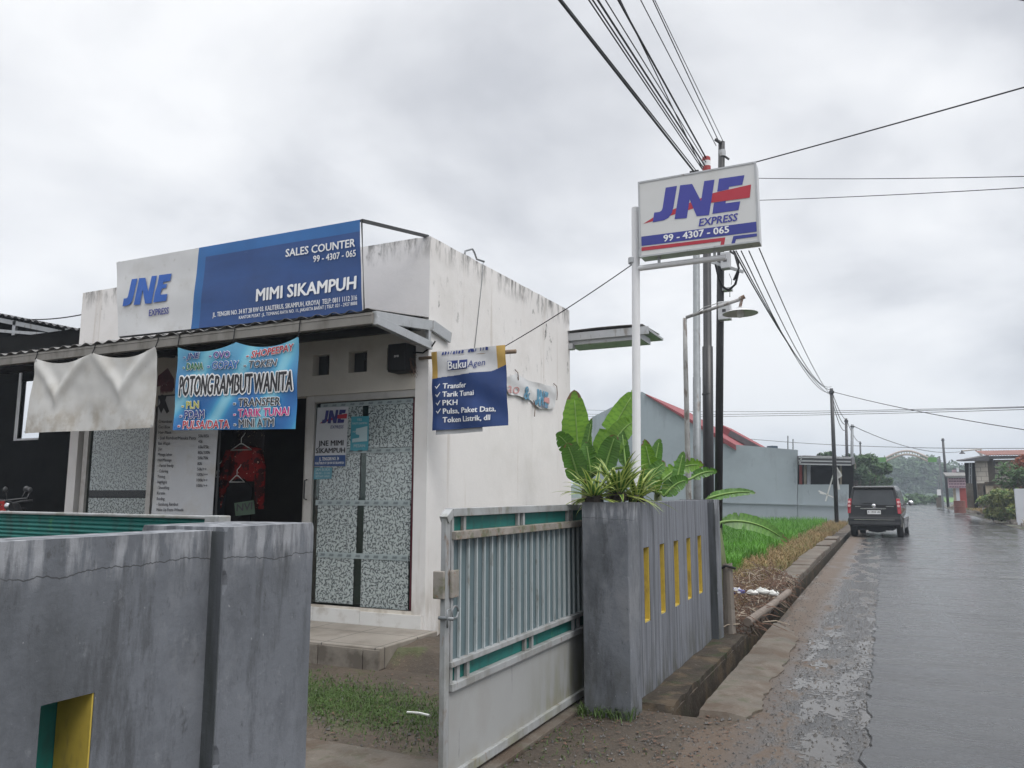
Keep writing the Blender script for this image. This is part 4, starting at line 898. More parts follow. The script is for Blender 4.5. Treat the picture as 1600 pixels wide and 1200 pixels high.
# the part that hangs down behind
mb.grid(lambda a, b: sh.at(q[0][0] + .03 + a * (.62 * (q[1][0] - q[0][0])), q[0][1] - .045 + .02 * a + b * .2, -.03), 8, 3, 1)
mb.build('vinyl_sheet', [mat('agent_navy', (.014, .045, .17), .42, .12, 4), mat('agent_white', (.60, .60, .61), .5, .08, 7), 'buku_yellow'], t, smooth=True)
mb = MB(); Z = lambda x, y: (660 + x / 6.667, 520 + y / 6.667)
k = dict(mi=0, o=.014)
ba, bb_, bc, bd = [sh.px(*Z(*c)) for c in ((266, 391), (472, 372), (472, 277), (266, 295))]
mb.grid(lambda a, b: sh.at(*lerp2(lerp2(ba, bb_, a), lerp2(bd, bc, a), b), .006), 24, 10, 1)
sh.textpx(mb, 'Buku', Z(274, 386), Z(462, 362), 12.5, bold=.03, **k)
sh.textpx(mb, 'Agen', Z(480, 360), Z(652, 335), 10, mi=1, o=.009, bold=.0, shear=.1)
for s_, a, b, cp in (('Transfer', (226, 583), (460, 566), 8), ('Tarik Tunai', (226, 670), (540, 648), 8), ('PKH', (226, 758), (368, 750), 8), ('Pulsa, Paket Data,', (226, 845), (766, 815), 8), ('Token Listrik, dll', (222, 935), (710, 908), 8)): sh.textpx(mb, s_, Z(*a), Z(*b), cp, bold=.04, **k)
for x, y in ((165, 563), (172, 650), (172, 735), (172, 820)):
    sh.polypx(mb, [Z(*c) for c in ((x - 24, y - 2), (x - 14, y - 4), (x - 4, y + 10), (x + 26, y - 30), (x + 32, y - 26), (x - 2, y + 26))], 0, .009)
# lower halves of the letters that fold over the stick
for i, (x, wd_, sl) in enumerate(((212, 24, 6), (240, 22, 6), (268, 18, 6), (296, 12, 6), (318, 26, 6), (348, 18, 5), (372, 26, 6), (404, 28, 6), (474, 30, 8), (508, 30, -8), (552, 12, 3), (602, 14, 5), (630, 16, 7), (660, 30, 4))):
    y = 236 - (x - 212) * .12; sh.polypx(mb, [Z(x, y), Z(x + sl, y - 30 - (i % 2) * 6), Z(x + wd_, y - 32), Z(x + wd_ - sl, y - 2)], 1, .009)
mb.build('lettering', ['lettering_white', mat('agent_ink', (.02, .04, .20), .5, .1)], t)
mb = MB(); s0, s1 = at_y(655, 560, YF - .035), at_y(806, 549, YF - .035)
mb.tube([s0, s0.lerp(s1, .5), s1], [.017, .02, .022], 8); tag(mb.build('wooden_stick', 'bamboo', smooth=True), 'bare wooden stick fixed across the shop corner, holding the navy banner', 'stick')

t = thing('torn_banner', 'small torn white cloth banner with faded letters nailed to the side wall', 'banner', (XS + .04, 9.6, 2.8))
sh = Sheet('x', XS + .03, lambda u, v: .008 * math.sin(u * 11) + .006 * math.sin(v * 25 + u * 5))
Z = lambda x, y: (660 + x / 6.667, 520 + y / 6.667)
ol = [(868, 465), (940, 440), (985, 425), (1040, 462), (1120, 500), (1200, 520), (1290, 545), (1375, 560), (1392, 600), (1385, 700), (1372, 770), (1330, 795), (1220, 790), (1175, 750), (1140, 705), (1060, 680), (985, 650), (930, 650), (885, 632)]
uv = [sh.px(*Z(*c)) for c in ol]
xs_ = sorted(set(c[0] for c in uv))
def column(pts, u):
    vs_ = []
    for (a, b), (c, d) in zip(pts, pts[1:] + pts[:1]):
        if (a - u) * (c - u) <= 0 and a != c: vs_.append(b + (d - b) * (u - a) / (c - a))
    return min(vs_), max(vs_)
u0, u1 = xs_[0] + .01, xs_[-1] - .01
def torn(o):
    def g(a, b):
        u = u0 + (u1 - u0) * a; lo, hi = column(uv, u); return sh.at(u, lo + (hi - lo) * b, o)
    return g
mb = MB(); mb.grid(torn(0), 50, 14); mb.grid(torn(-.002), 50, 14); mb.build('cloth', 'banner_white', t, smooth=True)
mb = MB(); 
sh.textpx(mb, '&', Z(1050, 690), Z(1118, 700), 21, mi=0, o=.012, bold=.03)
a = sh.px(*Z(1150, 735)); b = sh.px(*Z(1320, 600)); logo(sh, mb, a[0], a[1] - .02, b[0] - a[0], abs(b[1] - a[1]) * .95, 0, 1, o=.012)
sh.textpx(mb, 'EXPRESS', Z(1225, 775), Z(1305, 785), 4, mi=2, o=.012, bold=.02)
sh.textpx(mb, 'a', Z(880, 620), Z(930, 628), 17, mi=1, o=.012, bold=.0, shear=.3); sh.textpx(mb, 'o', Z(945, 632), Z(1005, 640), 17, mi=1, o=.012, bold=.0, shear=.2)
mb.build('lettering', [mat('ink_faded_blue', (.10, .26, .38), .6, .2), mat('ink_faded_pink', (.50, .25, .24), .6, .2), mat('ink_faded_violet', (.30, .28, .38), .6, .2)], t)
mb = MB()
for c in ((985, 415), (1385, 560), (1160, 720)):
    p = sh.at(*sh.px(*Z(*c)), .0); mb.tube([p + Vector((-.03, 0, .05)), p + Vector((.02, 0, 0)), p + Vector((.02, .02, -.10)), p + Vector((.015, .01, -.2 if c[0] != 985 else -.06))], .006, 5)
mb.build('ties', 'straw', t)

t = thing('wall_speaker', 'black speaker box fixed high on the shop front near the corner', 'speaker', (-4.7, YF - .14, 2.86))
bx0, bz1 = at_y(606, 538, YF - .2).x, at_y(606, 538, YF - .2).z; bx1, bz0 = at_y(634, 579, YF - .2).x, at_y(634, 579, YF - .2).z
mb = MB(); mb.box(bx0, bx1, YF - .20, YF - .004, bz0, bz1); mb.build('cabinet', 'black', t, bevel=.01)
mb = MB(); mb.box(bx0 + .015, bx1 - .015, YF - .207, YF - .201, bz0 + .015, bz1 - .015); mb.build('grille', mat('grille_cloth', (.016, .016, .017), .95, .3, 60), t)
mb = MB(); Sheet('y', YF - .207).text(mb, 'BMB', bx0 + .09, (bz0 + bz1) / 2, .022, mi=0, o=.003); mb.build('badge', 'litter_white', t)
mb = MB()
for i in range(26):
    p = Vector((bx1 + .012, YF - U(.03, .16), bz0 + U(0, .2))); mb.tube([p, p + Vector((U(.0, .05), U(-.03, .03), U(-.12, .02)))], .002, 3)
mb.build('nest_straw', 'straw', t)
mb = MB(); mb.tube([(bx1, YF - .06, bz1 - .08), (bx1 + .1, YF - .03, bz1 - .09), (bx1 + .2, YF - .02, bz1 - .03), (bx1 + .24, YF - .01, bz1 + .03)], .009, 5); mb.build('cord', 'black', t, smooth=True)

# poster and notices on the window
sh = Sheet('y', YF + .04); pq = [sh.px(*c) for c in ((490.8, 729), (540, 728.5), (544.5, 635), (496, 637))]
t = thing('poster', 'white courier poster reading JNE MIMI SIKAMPUH on the shop window', 'poster', (pq[0][0] + .2, YF + .03, 1.9))
mb = MB(); sh.slab(mb, pq, 2, 2, 0, .003); mb.build('sheet', 'paper', t)
Z = lambda x, y: (460 + x / 2.857, 580 + y / 2.857)
mb = MB(); a = sh.px(*Z(112, 236)); b = sh.px(*Z(238, 170)); logo(sh, mb, a[0], a[1], b[0] - a[0], b[1] - a[1], 0, 1, o=.004)
sh.textpx(mb, 'EXPRESS', Z(162, 256), Z(220, 255), 4.6, mi=0, o=.004, bold=.02, shear=.15)
sh.textpx(mb, 'JNE MIMI', Z(108, 334), Z(219, 331), 8, mi=2, o=.004, bold=.04); sh.textpx(mb, 'SIKAMPUH', Z(97, 366), Z(226, 363), 7.5, mi=2, o=.004, bold=.04)
sh.polypx(mb, [Z(*c) for c in ((92, 377), (229, 374), (228, 424), (89, 424))], 3, .0035)
sh.textpx(mb, 'JL. TENGGIRI NO. 34', Z(112, 399), Z(200, 397), 5, mi=4, o=.005, bold=.02); sh.textpx(mb, 'KALITERUS RT 28 RW 03 SIKAMPUH', Z(95, 416), Z(222, 414), 3.6, mi=4, o=.005, bold=.02)
mb.build('lettering', [mat('poster_navy', (.03, .03, .17), .4, .1), 'logo_red', 'lettering_black', 'banner_blue', 'lettering_white'], t)
nq = [sh.px(*c) for c in ((547, 705), (575, 704), (576.5, 650), (549, 651))]
t = thing('notice', 'tall cyan notice with a white arrow stuck on the shop window', 'notice', (nq[0][0] + .1, YF + .03, 2.05))
mb = MB(); sh.slab(mb, nq, 2, 2, 0, .003); mb.build('sheet', 'cyan_sticker', t)
mb = MB(); sh.polypx(mb, [Z(*c) for c in ((276, 257), (327, 245), (326, 312), (258, 318), (260, 302), (290, 297), (291, 285), (275, 281))], 0, .004)
sh.textpx(mb, 'YES', Z(280, 222), Z(302, 221), 3.6, mi=0, o=.004); sh.textpx(mb, 'PASTI SAMPAI', Z(260, 238), Z(325, 236), 3, mi=0, o=.004); sh.textpx(mb, 'MAJU', Z(262, 275), Z(288, 273), 3, mi=0, o=.004); sh.textpx(mb, 'PESAN', Z(266, 340), Z(316, 338), 4.4, mi=0, o=.004)
mb.build('lettering', [mat('notice_pale', (.42, .55, .58), .4, .05)], t)
nq = [sh.px(*c) for c in ((489.5, 749), (517.5, 748), (519, 730.5), (491, 730.5))]
t = thing('notice', 'small pale blue notice under the courier poster', 'notice', (nq[0][0] + .1, YF + .03, 1.7))
mb = MB(); sh.slab(mb, nq, 2, 2, 0, .003); mb.build('sheet', mat('pale_sticker', (.10, .30, .38), .4, .1, 6), t)
mb = MB(); sh.textpx(mb, 'JAM BUKA', Z(95, 446), Z(160, 445), 4, mi=0, o=.004)
sh.textpx(mb, '08.00 - 21.00', Z(95, 460), Z(160, 459), 3, mi=0, o=.004); sh.textpx(mb, 'SETIAP HARI', Z(95, 474), Z(158, 473), 3, mi=0, o=.004)
mb.build('lettering', ['notice_pale' if 'notice_pale' in M else bpy.data.materials['notice_pale']], t)

# salon price list on its stand
t = thing('price_list', 'tall white salon price list standing by the shop door', 'sign', (-7.8, 6.6, ZB))
sh = Sheet('y', 6.62, lambda u, v: .012 * math.sin(v * 2.2) + .006 * math.sin(u * 7 + v * 3)); mq = [sh.px(*c) for c in ((236, 806), (331, 806), (343, 640), (243, 560))]
mq = [(mq[0][0], ZB + .25), (mq[1][0], ZB + .25), (mq[1][0] + .02, 2.72), (mq[0][0], 2.72)]
mb = MB(); sh.slab(mb, mq, 16, 30, 0, .004); mb.build('sheet', 'menu_white', t, smooth=True)
Z = lambda x, y: (100 + x / 4, 560 + y / 4)
mb = MB(); g = dict(mi=0, o=.008, bold=.012)
for i, (a, pr, wd_) in enumerate((('Creambath', '', 80), ('Cuci Blow', '', 70), ('Hair Mask', '', 78), ('- Jual Rambut/Masuka Pasta', '50k/85k', 232), ('Bak Wajah', '40k', 72), ('Jar', '65k/75k', 26), ('Masage leher', '80k/100k', 86), ('Hair/Massage', '50k/70k', 84), ('- Facial body', '80k', 98), ('- Colering', '50k/++', 66), ('Toning', '100k/++', 48), ('Highlight', '100k/++', 62), ('- Smoothing', '100k/++', 76), ('Keratin', '', 52), ('Bonding', '', 50), ('- Sambung Rambut', '', 136), ('Make Up Pesta Wisuda', '', 170))):
    y = 388 + i * 34.5; x = 590 - (i - 3) * .7
    sh.textpx(mb, a, Z(x, y + 14), Z(x + wd_, y + 15), 4.6, **g)
    if pr: sh.textpx(mb, pr, Z(838 - (i - 3) * 1.4, y + 2), Z(838 - (i - 3) * 1.4 + 10 * len(pr), y + 2), 4.6, **g)
sh.polypx(mb, [Z(*c) for c in ((590, 240), (612, 225), (640, 235), (632, 262), (655, 330), (640, 345), (622, 310), (606, 345), (590, 300), (602, 275))], 1, .006)
for i in range(9):
    a = i * .35; sh.polypx(mb, [Z(600 + i * 9, 190), Z(608 + i * 9 + 8 * math.cos(a), 130 + 12 * math.sin(i * 2.1)), Z(612 + i * 9, 195), Z(606 + i * 8, 232 - i * 2)], 2, .005)
sh.polypx(mb, [Z(*c) for c in ((575, 180), (590, 110), (650, 60), (690, 130), (690, 190), (640, 160))], 2, .0045)
mb.build('lettering', ['grey_ink', 'lettering_black', mat('menu_maroon', (.12, .03, .04), .6, .4, 12)], t)
mb = MB()
for u in (mq[0][0] - .03, mq[1][0] + .03): mb.tube([(u, 6.65, ZB), (u, 6.65, 2.74)], .012, 6)
mb.tube([(mq[0][0] - .03, 6.65, 2.73), (mq[1][0] + .03, 6.65, 2.73)], .012, 6); mb.tube([(mq[0][0] - .03, 6.65, .4), (mq[1][0] + .03, 6.65, .4)], .012, 6); mb.build('stand', 'dark_metal', t)

# clothes on hangers in the doorway
t = rail = MB(); rail.tube([(-7.25, 6.98, 2.45), (-6.1, 6.98, 2.45)], .013, 8); rail.tube([(-7.2, 6.98, 2.45), (-7.2, 6.98, ZO)], .008, 6); rail.tube([(-6.15, 6.98, 2.45), (-6.15, 6.98, ZO)], .008, 6)
tag(rail.build('clothes_rail', 'steel'), 'thin steel clothes rail across the top of the doorway', 'rail')
def garment(name, label, cx, y, z1, z0, prof, m, folds=.02, seed=0, sleeve=None, hang=True, hz=None):
    t = thing(name, label, 'clothing', (cx, y, z0))
    def hw(b):
        for (a0, w0), (a1, w1) in zip(prof, prof[1:]):
            if a0 <= b <= a1: return w0 + (w1 - w0) * (b - a0) / (a1 - a0)
        return prof[-1][1]
    mb = MB()
    def shell(sg):
        def g(a, b):
            x = (a * 2 - 1); wd_ = hw(b); d = .035 * (1 - x * x) + .004
            f = folds * b * math.sin(x * 7 + seed + b * 2)
            return (cx + x * wd_ + .01 * math.sin(b * 9 + seed), y + sg * d + f, z1 + (z0 - z1) * b)
        return g
    mb.grid(shell(-1), 20, 24); mb.grid(shell(1), 20, 24)
    mb.build('cloth', m, t, smooth=True)
    if sleeve:
        for s in (-1, 1):
            mb = MB(); w0 = hw(.06); mb.tube([(cx + s * w0 * .92, y, z1 - .05), (cx + s * (w0 + .05), y - .01, z1 - .25), (cx + s * (w0 + .06), y, z1 - sleeve)], [.06, .065, .05], 10); mb.build('sleeve', m, t, smooth=True)
    mb = MB(); hz = z1 + .03; sw = hw(.05) * .8
    mb.tube([(cx - sw, y - .04, hz - .07), (cx - .02, y - .045, hz), (cx + .02, y - .045, hz), (cx + sw, y - .04, hz - .07), (cx - sw, y - .04, hz - .07)], .006, 5)
    mb.tube([(cx, y - .045, hz), (cx, y - .045, hz + .07), (cx + .03, y - .04, hz + .10), (cx + .01, y, hz + .13)], .004, 5); mb.build('hanger', 'litter_white', t, smooth=True)
    return t
px = lambda x, y, Y=6.9: at_y(x, y, Y)
garment('blouse', 'red floral blouse with long sleeves hanging in the doorway', px(383, 700).x, 6.88, px(383, 698).z, px(383, 752).z, [(0, .10), (.08, .26), (.3, .28), (1, .30)], 'red_cloth', .01, 1, sleeve=.72)
garment('dress', 'plain black dress on a white hanger below the red blouse', px(384, 760).x, 6.80, px(384, 748).z, .42, [(0, .05), (.08, .20), (.3, .20), (1, .28)], 'black_cloth', .02, 2)
garment('headscarf', 'speckled black and cream cloth hanging above the red blouse', px(386, 680).x, 6.93, px(386, 664).z, px(386, 706).z, [(0, .10), (.1, .24), (1, .27)], 'speckled_cloth', .02, 3)
garment('skirt', 'dark spangled skirt hanging at the left of the black dress', px(345, 790).x + .02, 6.86, px(345, 740).z, .5, [(0, .04), (.1, .09), (.6, .14), (1, .18)], mat('spangled_cloth', (.010, .013, .022), .8, .2, 9, layers=[dict(c=(.2, .22, .28), s=60, lo=.68, hi=.71, k=.8)]), .02, 4)
sh = Sheet('y', 6.70); cq = [sh.px(*c) for c in ((368, 806), (398.5, 803), (396, 781.5), (366, 786))]
t = thing('card', 'dark green card with pale letters pinned on the black dress', 'card', (cq[0][0], 6.7, cq[0][1]))
mb = MB(); sh.slab(mb, cq, 1, 1, 0, .004); mb.build('sheet', mat('card_green', (.045, .08, .05), .7, .15), t)
mb = MB(); sh.textpx(mb, 'NVI', (370, 799), (394, 796), 11, mi=0, o=.003, bold=.03); mb.build('lettering', ['lettering_black'], t)

# ------------------------------------------------------------------ pole sign
YS = 6.527; sx = at_y(993, 600, YS).x
t = thing('pole_sign', 'white lightbox sign reading JNE EXPRESS on a white pole in the planter', 'sign', (sx, YS, ZT - .06))
ztop = at_y(993, 325, YS).z
mb = MB(); mb.tube([(at_y(993.5, 740, YS).x, YS, 1.30), (at_y(993, 325, YS).x, YS, ztop)], .036, 16); mb.build('pole', 'white_paint', t, smooth=False)
mb = MB(); mb.lathe((sx, YS, at_y(993, 408, YS).z - .02), [(.038, 0), (.041, .004), (.041, .05), (.038, .054)], 16); mb.build('collar', 'steel', t)
fc = Sheet('y', YS - .075); cx_ = [fc.px(*c) for c in ((1000, 400.5), (1183, 379.5), (1184.5, 259), (1000, 278))]
f0, f1 = cx_[0][0], (cx_[1][0] + cx_[2][0]) / 2; e0, e1 = (cx_[0][1] + cx_[1][1]) / 2, (cx_[2][1] + cx_[3][1]) / 2
mb = MB(); mb.box(f0, f1, YS - .068, YS + .075, e0, e1); cs = mb.build('case', 'sign_case', t, bevel=.004)
mb = MB(); q = .012
mb.box(f0 - .003, f1 + .003, YS - .08, YS - .066, e1 - q, e1 + .003); mb.box(f0 - .003, f1 + .003, YS - .08, YS - .066, e0 - .003, e0 + q); mb.box(f0 - .003, f0 + q, YS - .08, YS - .066, e0 + q, e1 - q); mb.box(f1 - q, f1 + .003, YS - .08, YS - .066, e0 + q, e1 - q)
mb.build('rim', 'steel', cs)
mb = MB(); mb.box(f0 + q, f1 - q, YS - .0755, YS - .069, e0 + q, e1 - q); mb.build('face', 'sign_face', t)
mb = MB(); S4 = lambda x, y: (f0 + ((x - 80) / 730) * (f1 - f0), e0 + (1 - (y - (262 - 110 * (x - 80) / 730)) / (460 + 20 * (x - 80) / 730)) * (e1 - e0))
kx, kz = (f1 - f0) / 1.02, (e1 - e0) / .72
for k_, v_ in LOGO.items():
    if k_ == 'E3': continue
    fc.poly(mb, [(f0 + a * kx, e0 + b * kz) for a, b in v_], 1 if k_[0] == 'R' else 0, .003 + (.001 if k_ == 'R1' else -.001 if k_ == 'R2' else 0))
mb.build('logo', ['logo_blue', 'logo_red'], t)
mb = MB(); FP = lambda pts, mi, o=.003: fc.poly(mb, [S4(*p) for p in pts], mi, o)
FP([(92, 597), (798, 514), (798, 574), (92, 654)], 0)
FP([(92, 662), (614, 605), (604, 654), (582, 656), (588, 628), (92, 684)], 1); FP([(662, 598), (798, 584), (798, 602), (676, 617), (668, 645), (646, 648)], 0)
mb.build('stripes', ['band_blue', 'logo_red'], t)
mb = MB(); a, b = S4(458, 538), S4(692, 508); fc.text(mb, 'EXPRESS', a[0], a[1] + .002, .063, b[0] - a[0], 0, .004, bold=.04, shear=.2)
a, b = S4(236, 628), S4(637, 582); fc.text(mb, '99 - 4307 - 065', a[0], a[1], .058, b[0] - a[0], 1, .0045, bold=.04)
mb.build('lettering', ['logo_blue', 'lettering_white'], t)
mb = MB(); zb = e0 - .075; xe = at_y(1134, 402, YS).x
mb.tube([(sx, YS, zb), (xe, YS, zb)], .026, 12); mb.build('crossbar', 'white_paint', t, smooth=False)
mb = MB()
for u in (f0 + .14, f0 + .62): mb.box(u, u + .02, YS - .015, YS + .015, zb + .02, e0 + .001)
mb.box(f0 - .03, f0 - .004, YS - .02, YS + .02, e0 + .02, e0 + .09); mb.build('hangers', 'steel', t)

# line from the stick to the sign pole
a = at_y(789, 541, YF - .06); b = Vector((sx, YS, at_y(985, 413, YS).z)); cable('clothesline', a, b, .02, .005, 'thin washing line running from the navy banner up to the sign pole', None)

# ------------------------------------------------------------------ utility poles by the paddy
PX = -2.35
ptop = lambda x, y, X: at_x(x, y, X)
def simple_pole(name, label, xpx, ytop, X, prof, m, low, group=None):
    p = at_x(xpx, ytop, X); zt = p.z; b = at_y(*low, p.y); lean = (b.x - p.x) / (1 - b.z / zt); t = thing(name, label, 'pole', (p.x + lean, p.y, 0), group)
    mb = MB(); mb.tube([(p.x + lean * (1 - f), p.y, zt * f) for f, r in prof], [r for f, r in prof], 14); mb.build('shaft', m, t, smooth=True)
    return t, p
tA, pA = simple_pole('utility_pole', 'thick black stepped pole with a red and white band at its top', 1103.5, 246, PX, [(0, .085), (.55, .085), (.551, .068), (1, .062)], 'black_paint', (1107, 750))
mb = MB(); za = pA.z - .42; mb.lathe((pA.x, pA.y, za), [(.066, 0), (.068, .01), (.068, .10)], 14); mb.build('white_band', 'white_paint', tA)
mb = MB(); mb.lathe((pA.x, pA.y, za + .10), [(.068, 0), (.068, .16)], 14); mb.build('red_band', mat('pole_red', (.30, .03, .03), .5, .2), tA)
mb = MB(); mb.lathe((pA.x, pA.y, za + .26), [(.068, 0), (.068, .03), (.066, .031), (.068, .06), (.068, .09)], 14); mb.build('white_band', 'white_paint', tA)
mb = MB(); mb.lathe((pA.x, pA.y, za + .35), [(.068, 0), (.068, .06), (.05, .08), (0, .085)], 14); mb.build('red_band', 'pole_red' if 'pole_red' in M else bpy.data.materials['pole_red'], tA)
mb = MB(); zf = at_x(1110, 612, PX).z; mb.lathe((at_x(1105, 612, PX).x * 0 + at_y(1105.3, 612, pA.y).x, pA.y, zf), [(.088, 0), (.088, .02)], 14); mb.build('collar', 'dark_metal', tA)
shp = Sheet('y', pA.y - .085)
tB, pB = simple_pole('utility_pole', 'black cable pole carrying two grey boxes and coiled cables', 1127.5, 222, PX + .05, [(0, .068), (.6, .066), (1, .058)], 'black_paint', (1123.5, 700))
def on(p, x, y): return at_y(x, y, p.y)     # a point read at the pole's own distance
def bxp(mb, p, x0, y0, x1, y1, dep=.16, off=-.07):
    a = on(p, x0, y1); b = on(p, x1, y0); mb.box(a.x, b.x, p.y + off - dep, p.y + off, a.z, b.z)
for (x0, y0, x1, y1) in ((1130, 398, 1143, 425), (1126, 474, 1144, 504)):
    mb = MB(); bxp(mb, pB, x0, y0, x1, y1); bx = mb.build('junction_box', 'sign_case', tB, bevel=.012)
    mb = MB(); a = on(pB, (x0 + x1) / 2, (y0 + y1) / 2); mb.box(a.x - .03, a.x + .03, pB.y - .238, pB.y - .231, a.z - .03, a.z + .02); mb.build('latch', 'dark_metal', bx)
mb = MB()
a, b = on(pB, 1108, 410), on(pB, 1163, 427); mb.bar(a + Vector((0, -.09, 0)), b + Vector((0, -.09, 0)), .04, .05)
mb.box(pB.x - .08, pB.x + .08, pB.y - .08, pB.y + .08, on(pB, 1124, 456).z, on(pB, 1124, 452).z); mb.build('bracket', 'steel', tB)
mb = MB()
CP = lambda *pts: [on(pB, *p) + Vector((0, -.10, 0)) for p in pts]
for k in range(4):
    j = lambda: U(-1.5, 1.5)
    mb.tube(CP((1148 + j(), 395), (1155 + j(), 410 + j()), (1156 + j(), 428 + j()), (1150 + j(), 446 + j()), (1140 + j(), 456 + j()), (1131 + j(), 450 + j()), (1124 + j(), 436 + j()), (1119 + j(), 415 + j())), .013, 6)
mb.tube(CP((1142, 395), (1150, 400), (1156, 422), (1148, 440)), .02, 6); mb.tube(CP((1141, 430), (1145, 440), (1144, 447)), .005, 5); mb.tube(CP((1142, 456), (1142, 466)), .006, 5)
mb.build('cable_coil', 'wire', tB, smooth=True)
mb = MB(); zt = pB.z
mb.lathe((pB.x, pB.y, zt - .28), [(.064, 0), (.066, .06), (.064, .12)], 12); mb.build('pole_band', 'steel', tB)
mb = MB(); mb.bar((pB.x - .38, pB.y, zt - .62), (pB.x + .02, pB.y, zt - .58), .03, .03); mb.bar((pB.x - .3, pB.y, zt - .85), (pB.x + .02, pB.y, zt - .78), .03, .03)
mb.tube([(pB.x - .2, pB.y - .03, zt - .9), (pB.x - .18, pB.y - .03, zt - .55)], .03, 8); mb.tube([(pB.x - .1, pB.y - .05, zt + .05), (pB.x, pB.y - .05, zt - .04)], .03, 8); mb.tube([(pB.x + .06, pB.y - .02, zt - .3), (pB.x + .12, pB.y - .02, zt - .36)], .02, 6); mb.build('insulators', 'dark_metal', tB)
tC, pC = simple_pole('utility_pole', 'plain grey steel pole behind the sign', 1087.5, 268, PX - .1, [(0, .062), (.5, .062), (.5, .056), (1, .052)], 'grey_steel', (1089.5, 770))
mb = MB(); mb.box(pC.x - .09, pC.x + .05, pC.y - .06, pC.y + .06, pC.z - .12, pC.z + .0); mb.build('cap_clamp', 'dark_metal', tC)
# street lamp on its own rusty post
p = at_x(1072.5, 560, PX - .02); t = thing('street_lamp', 'rusty street lamp with a bent arm and a shallow dish shade', 'lamp', (p.x, p.y, 0))
tp = at_y(1070, 497, p.y); q_ = at_y(1076, 770, p.y); mb = MB(); mb.tube([(q_.x + .02, p.y, 0), (q_.x, p.y, q_.z), (at_y(1071, 560, p.y).x, p.y, at_y(1071, 560, p.y).z), (tp.x, p.y, tp.z)], [.045, .040, .032, .028], 8); mb.build('post', M.setdefault('weathered_grey', mat('weathered_grey', (.27, .27, .265), .6, .15, 12, layers=[dict(c=(.10, .075, .06), s=16, st=(1, 1, .3), lo=.54, hi=.62, k=.8)])), t, smooth=True)
a = at_y(1072, 496, p.y); b = at_y(1159, 467, p.y); mb = MB(); mb.tube([a, a.lerp(b, .5), b], .024, 8); mb.tube([at_y(1081, 494, p.y), at_y(1100, 480, p.y), at_y(1128, 472, p.y)], .006, 5); mb.build('arm', 'weathered_grey', t, smooth=True)
c = at_y(1156.5, 488, p.y); mb = MB(); mb.lathe(c, [(0, .075), (.03, .07), (.07, .045), (.23, -.01), (.235, -.02), (.225, -.018), (.06, .03), (0, .035)], 24); mb.build('shade', 'sign_case', t, smooth=True)
mb = MB(); mb.lathe(c, [(0, -.075), (.03, -.07), (.045, -.04), (.04, .03)], 14); mb.build('bulb', 'litter_white', t, smooth=True)
mb = MB(); mb.tube([c + Vector((0, 0, .07)), Vector((b.x, b.y, b.z - .01))], .02, 8); mb.tube([b + Vector((-.03, 0, 0)), b + Vector((.04, 0, .03))], .03, 8); mb.build('lamp_neck', 'rusty', t)

# overhead cables
G = 'overhead cables along the road'
def along(x, y, X=PX, ext=2.2):      # continue a cable past where the photo cuts it
    return at_x(x, y, X)
def over(a, px_, py_, lab, r=.011, X=PX, sag=.0):
    q = at_x(px_, py_, X); e = a + (q - a) * 2.2
    cable('overhead_cable', a, e, sag, r, lab, G)
T = lambda p, dz=0, dx=0: Vector((p.x + dx, p.y, p.z + dz))
over(T(pC, -.05), 873, -2, 'overhead cable leftmost of the bundle above the sign, thick and dark', .015)
over(T(pC, -.03, .03), 876, -2, 'overhead cable hugging the thick leftmost one above the sign', .008)
over(T(pC, .02, .1), 920, 0, 'overhead cable second from the left above the sign', .008)
over(T(pC, .04, .12), 926, 0, 'overhead cable third from the left above the sign', .009)
over(T(pC, .08, .14), 934, 0, 'overhead cable fourth from the left above the sign, running to the grey pole', .012)
over(T(pA, -.1), 946, 0, 'thin overhead cable in the middle of the bundle, running to the banded pole', .007)
over(T(pA, -.02), 966, 0, 'thick overhead cable right of the middle, running to the banded pole top', .013)
over(T(pB, -.6, -.3), 969, 0, 'overhead cable beside the thick middle one, running to the insulators', .008)
over(T(pB, -.05, -.1), 1001, 0, 'overhead cable third from the right above the sign', .007)
over(T(pB, .02, -.05), 1020, 0, 'overhead cable second from the right, running to the tallest pole top', .008)
over(T(pB, .0, .03), 1023, 0, 'overhead cable rightmost of the bundle, running to the tallest pole top', .006)
EX = lambda a, b, k=2.2: a + (b - a) * k
cable('service_drop', T(pB, -.55), EX(T(pB, -.55), at_y(1640, 119, 11)), .05, .011, 'service cable rising from the pole top across the road to the upper right', 'service cables across the road')
cable('service_drop', at_y(1150, 278, 20), EX(at_y(1150, 278, 20), at_y(1640, 259, 17)), .2, .009, 'upper of two level cables leaving the sign to the right', 'service cables across the road')
cable('service_drop', at_y(1150, 314, 20), EX(at_y(1150, 314, 20), at_y(1640, 279, 17)), .15, .009, 'lower of two level cables leaving the sign to the right', 'service cables across the road')
cable('roof_cable', at_y(40, 499, 9.5), at_y(135, 490, 9.5), .04, .012, 'twisted cable from the carport roof to the shop wall', None)
cable('corner_cable', EX(at_y(1640, 8, 12), at_y(1568, -6, 12), 8), EX(at_y(1568, -6, 12), at_y(1640, 8, 12), 6), .0, .012, 'short dark cable crossing the upper right corner of the sky', None)

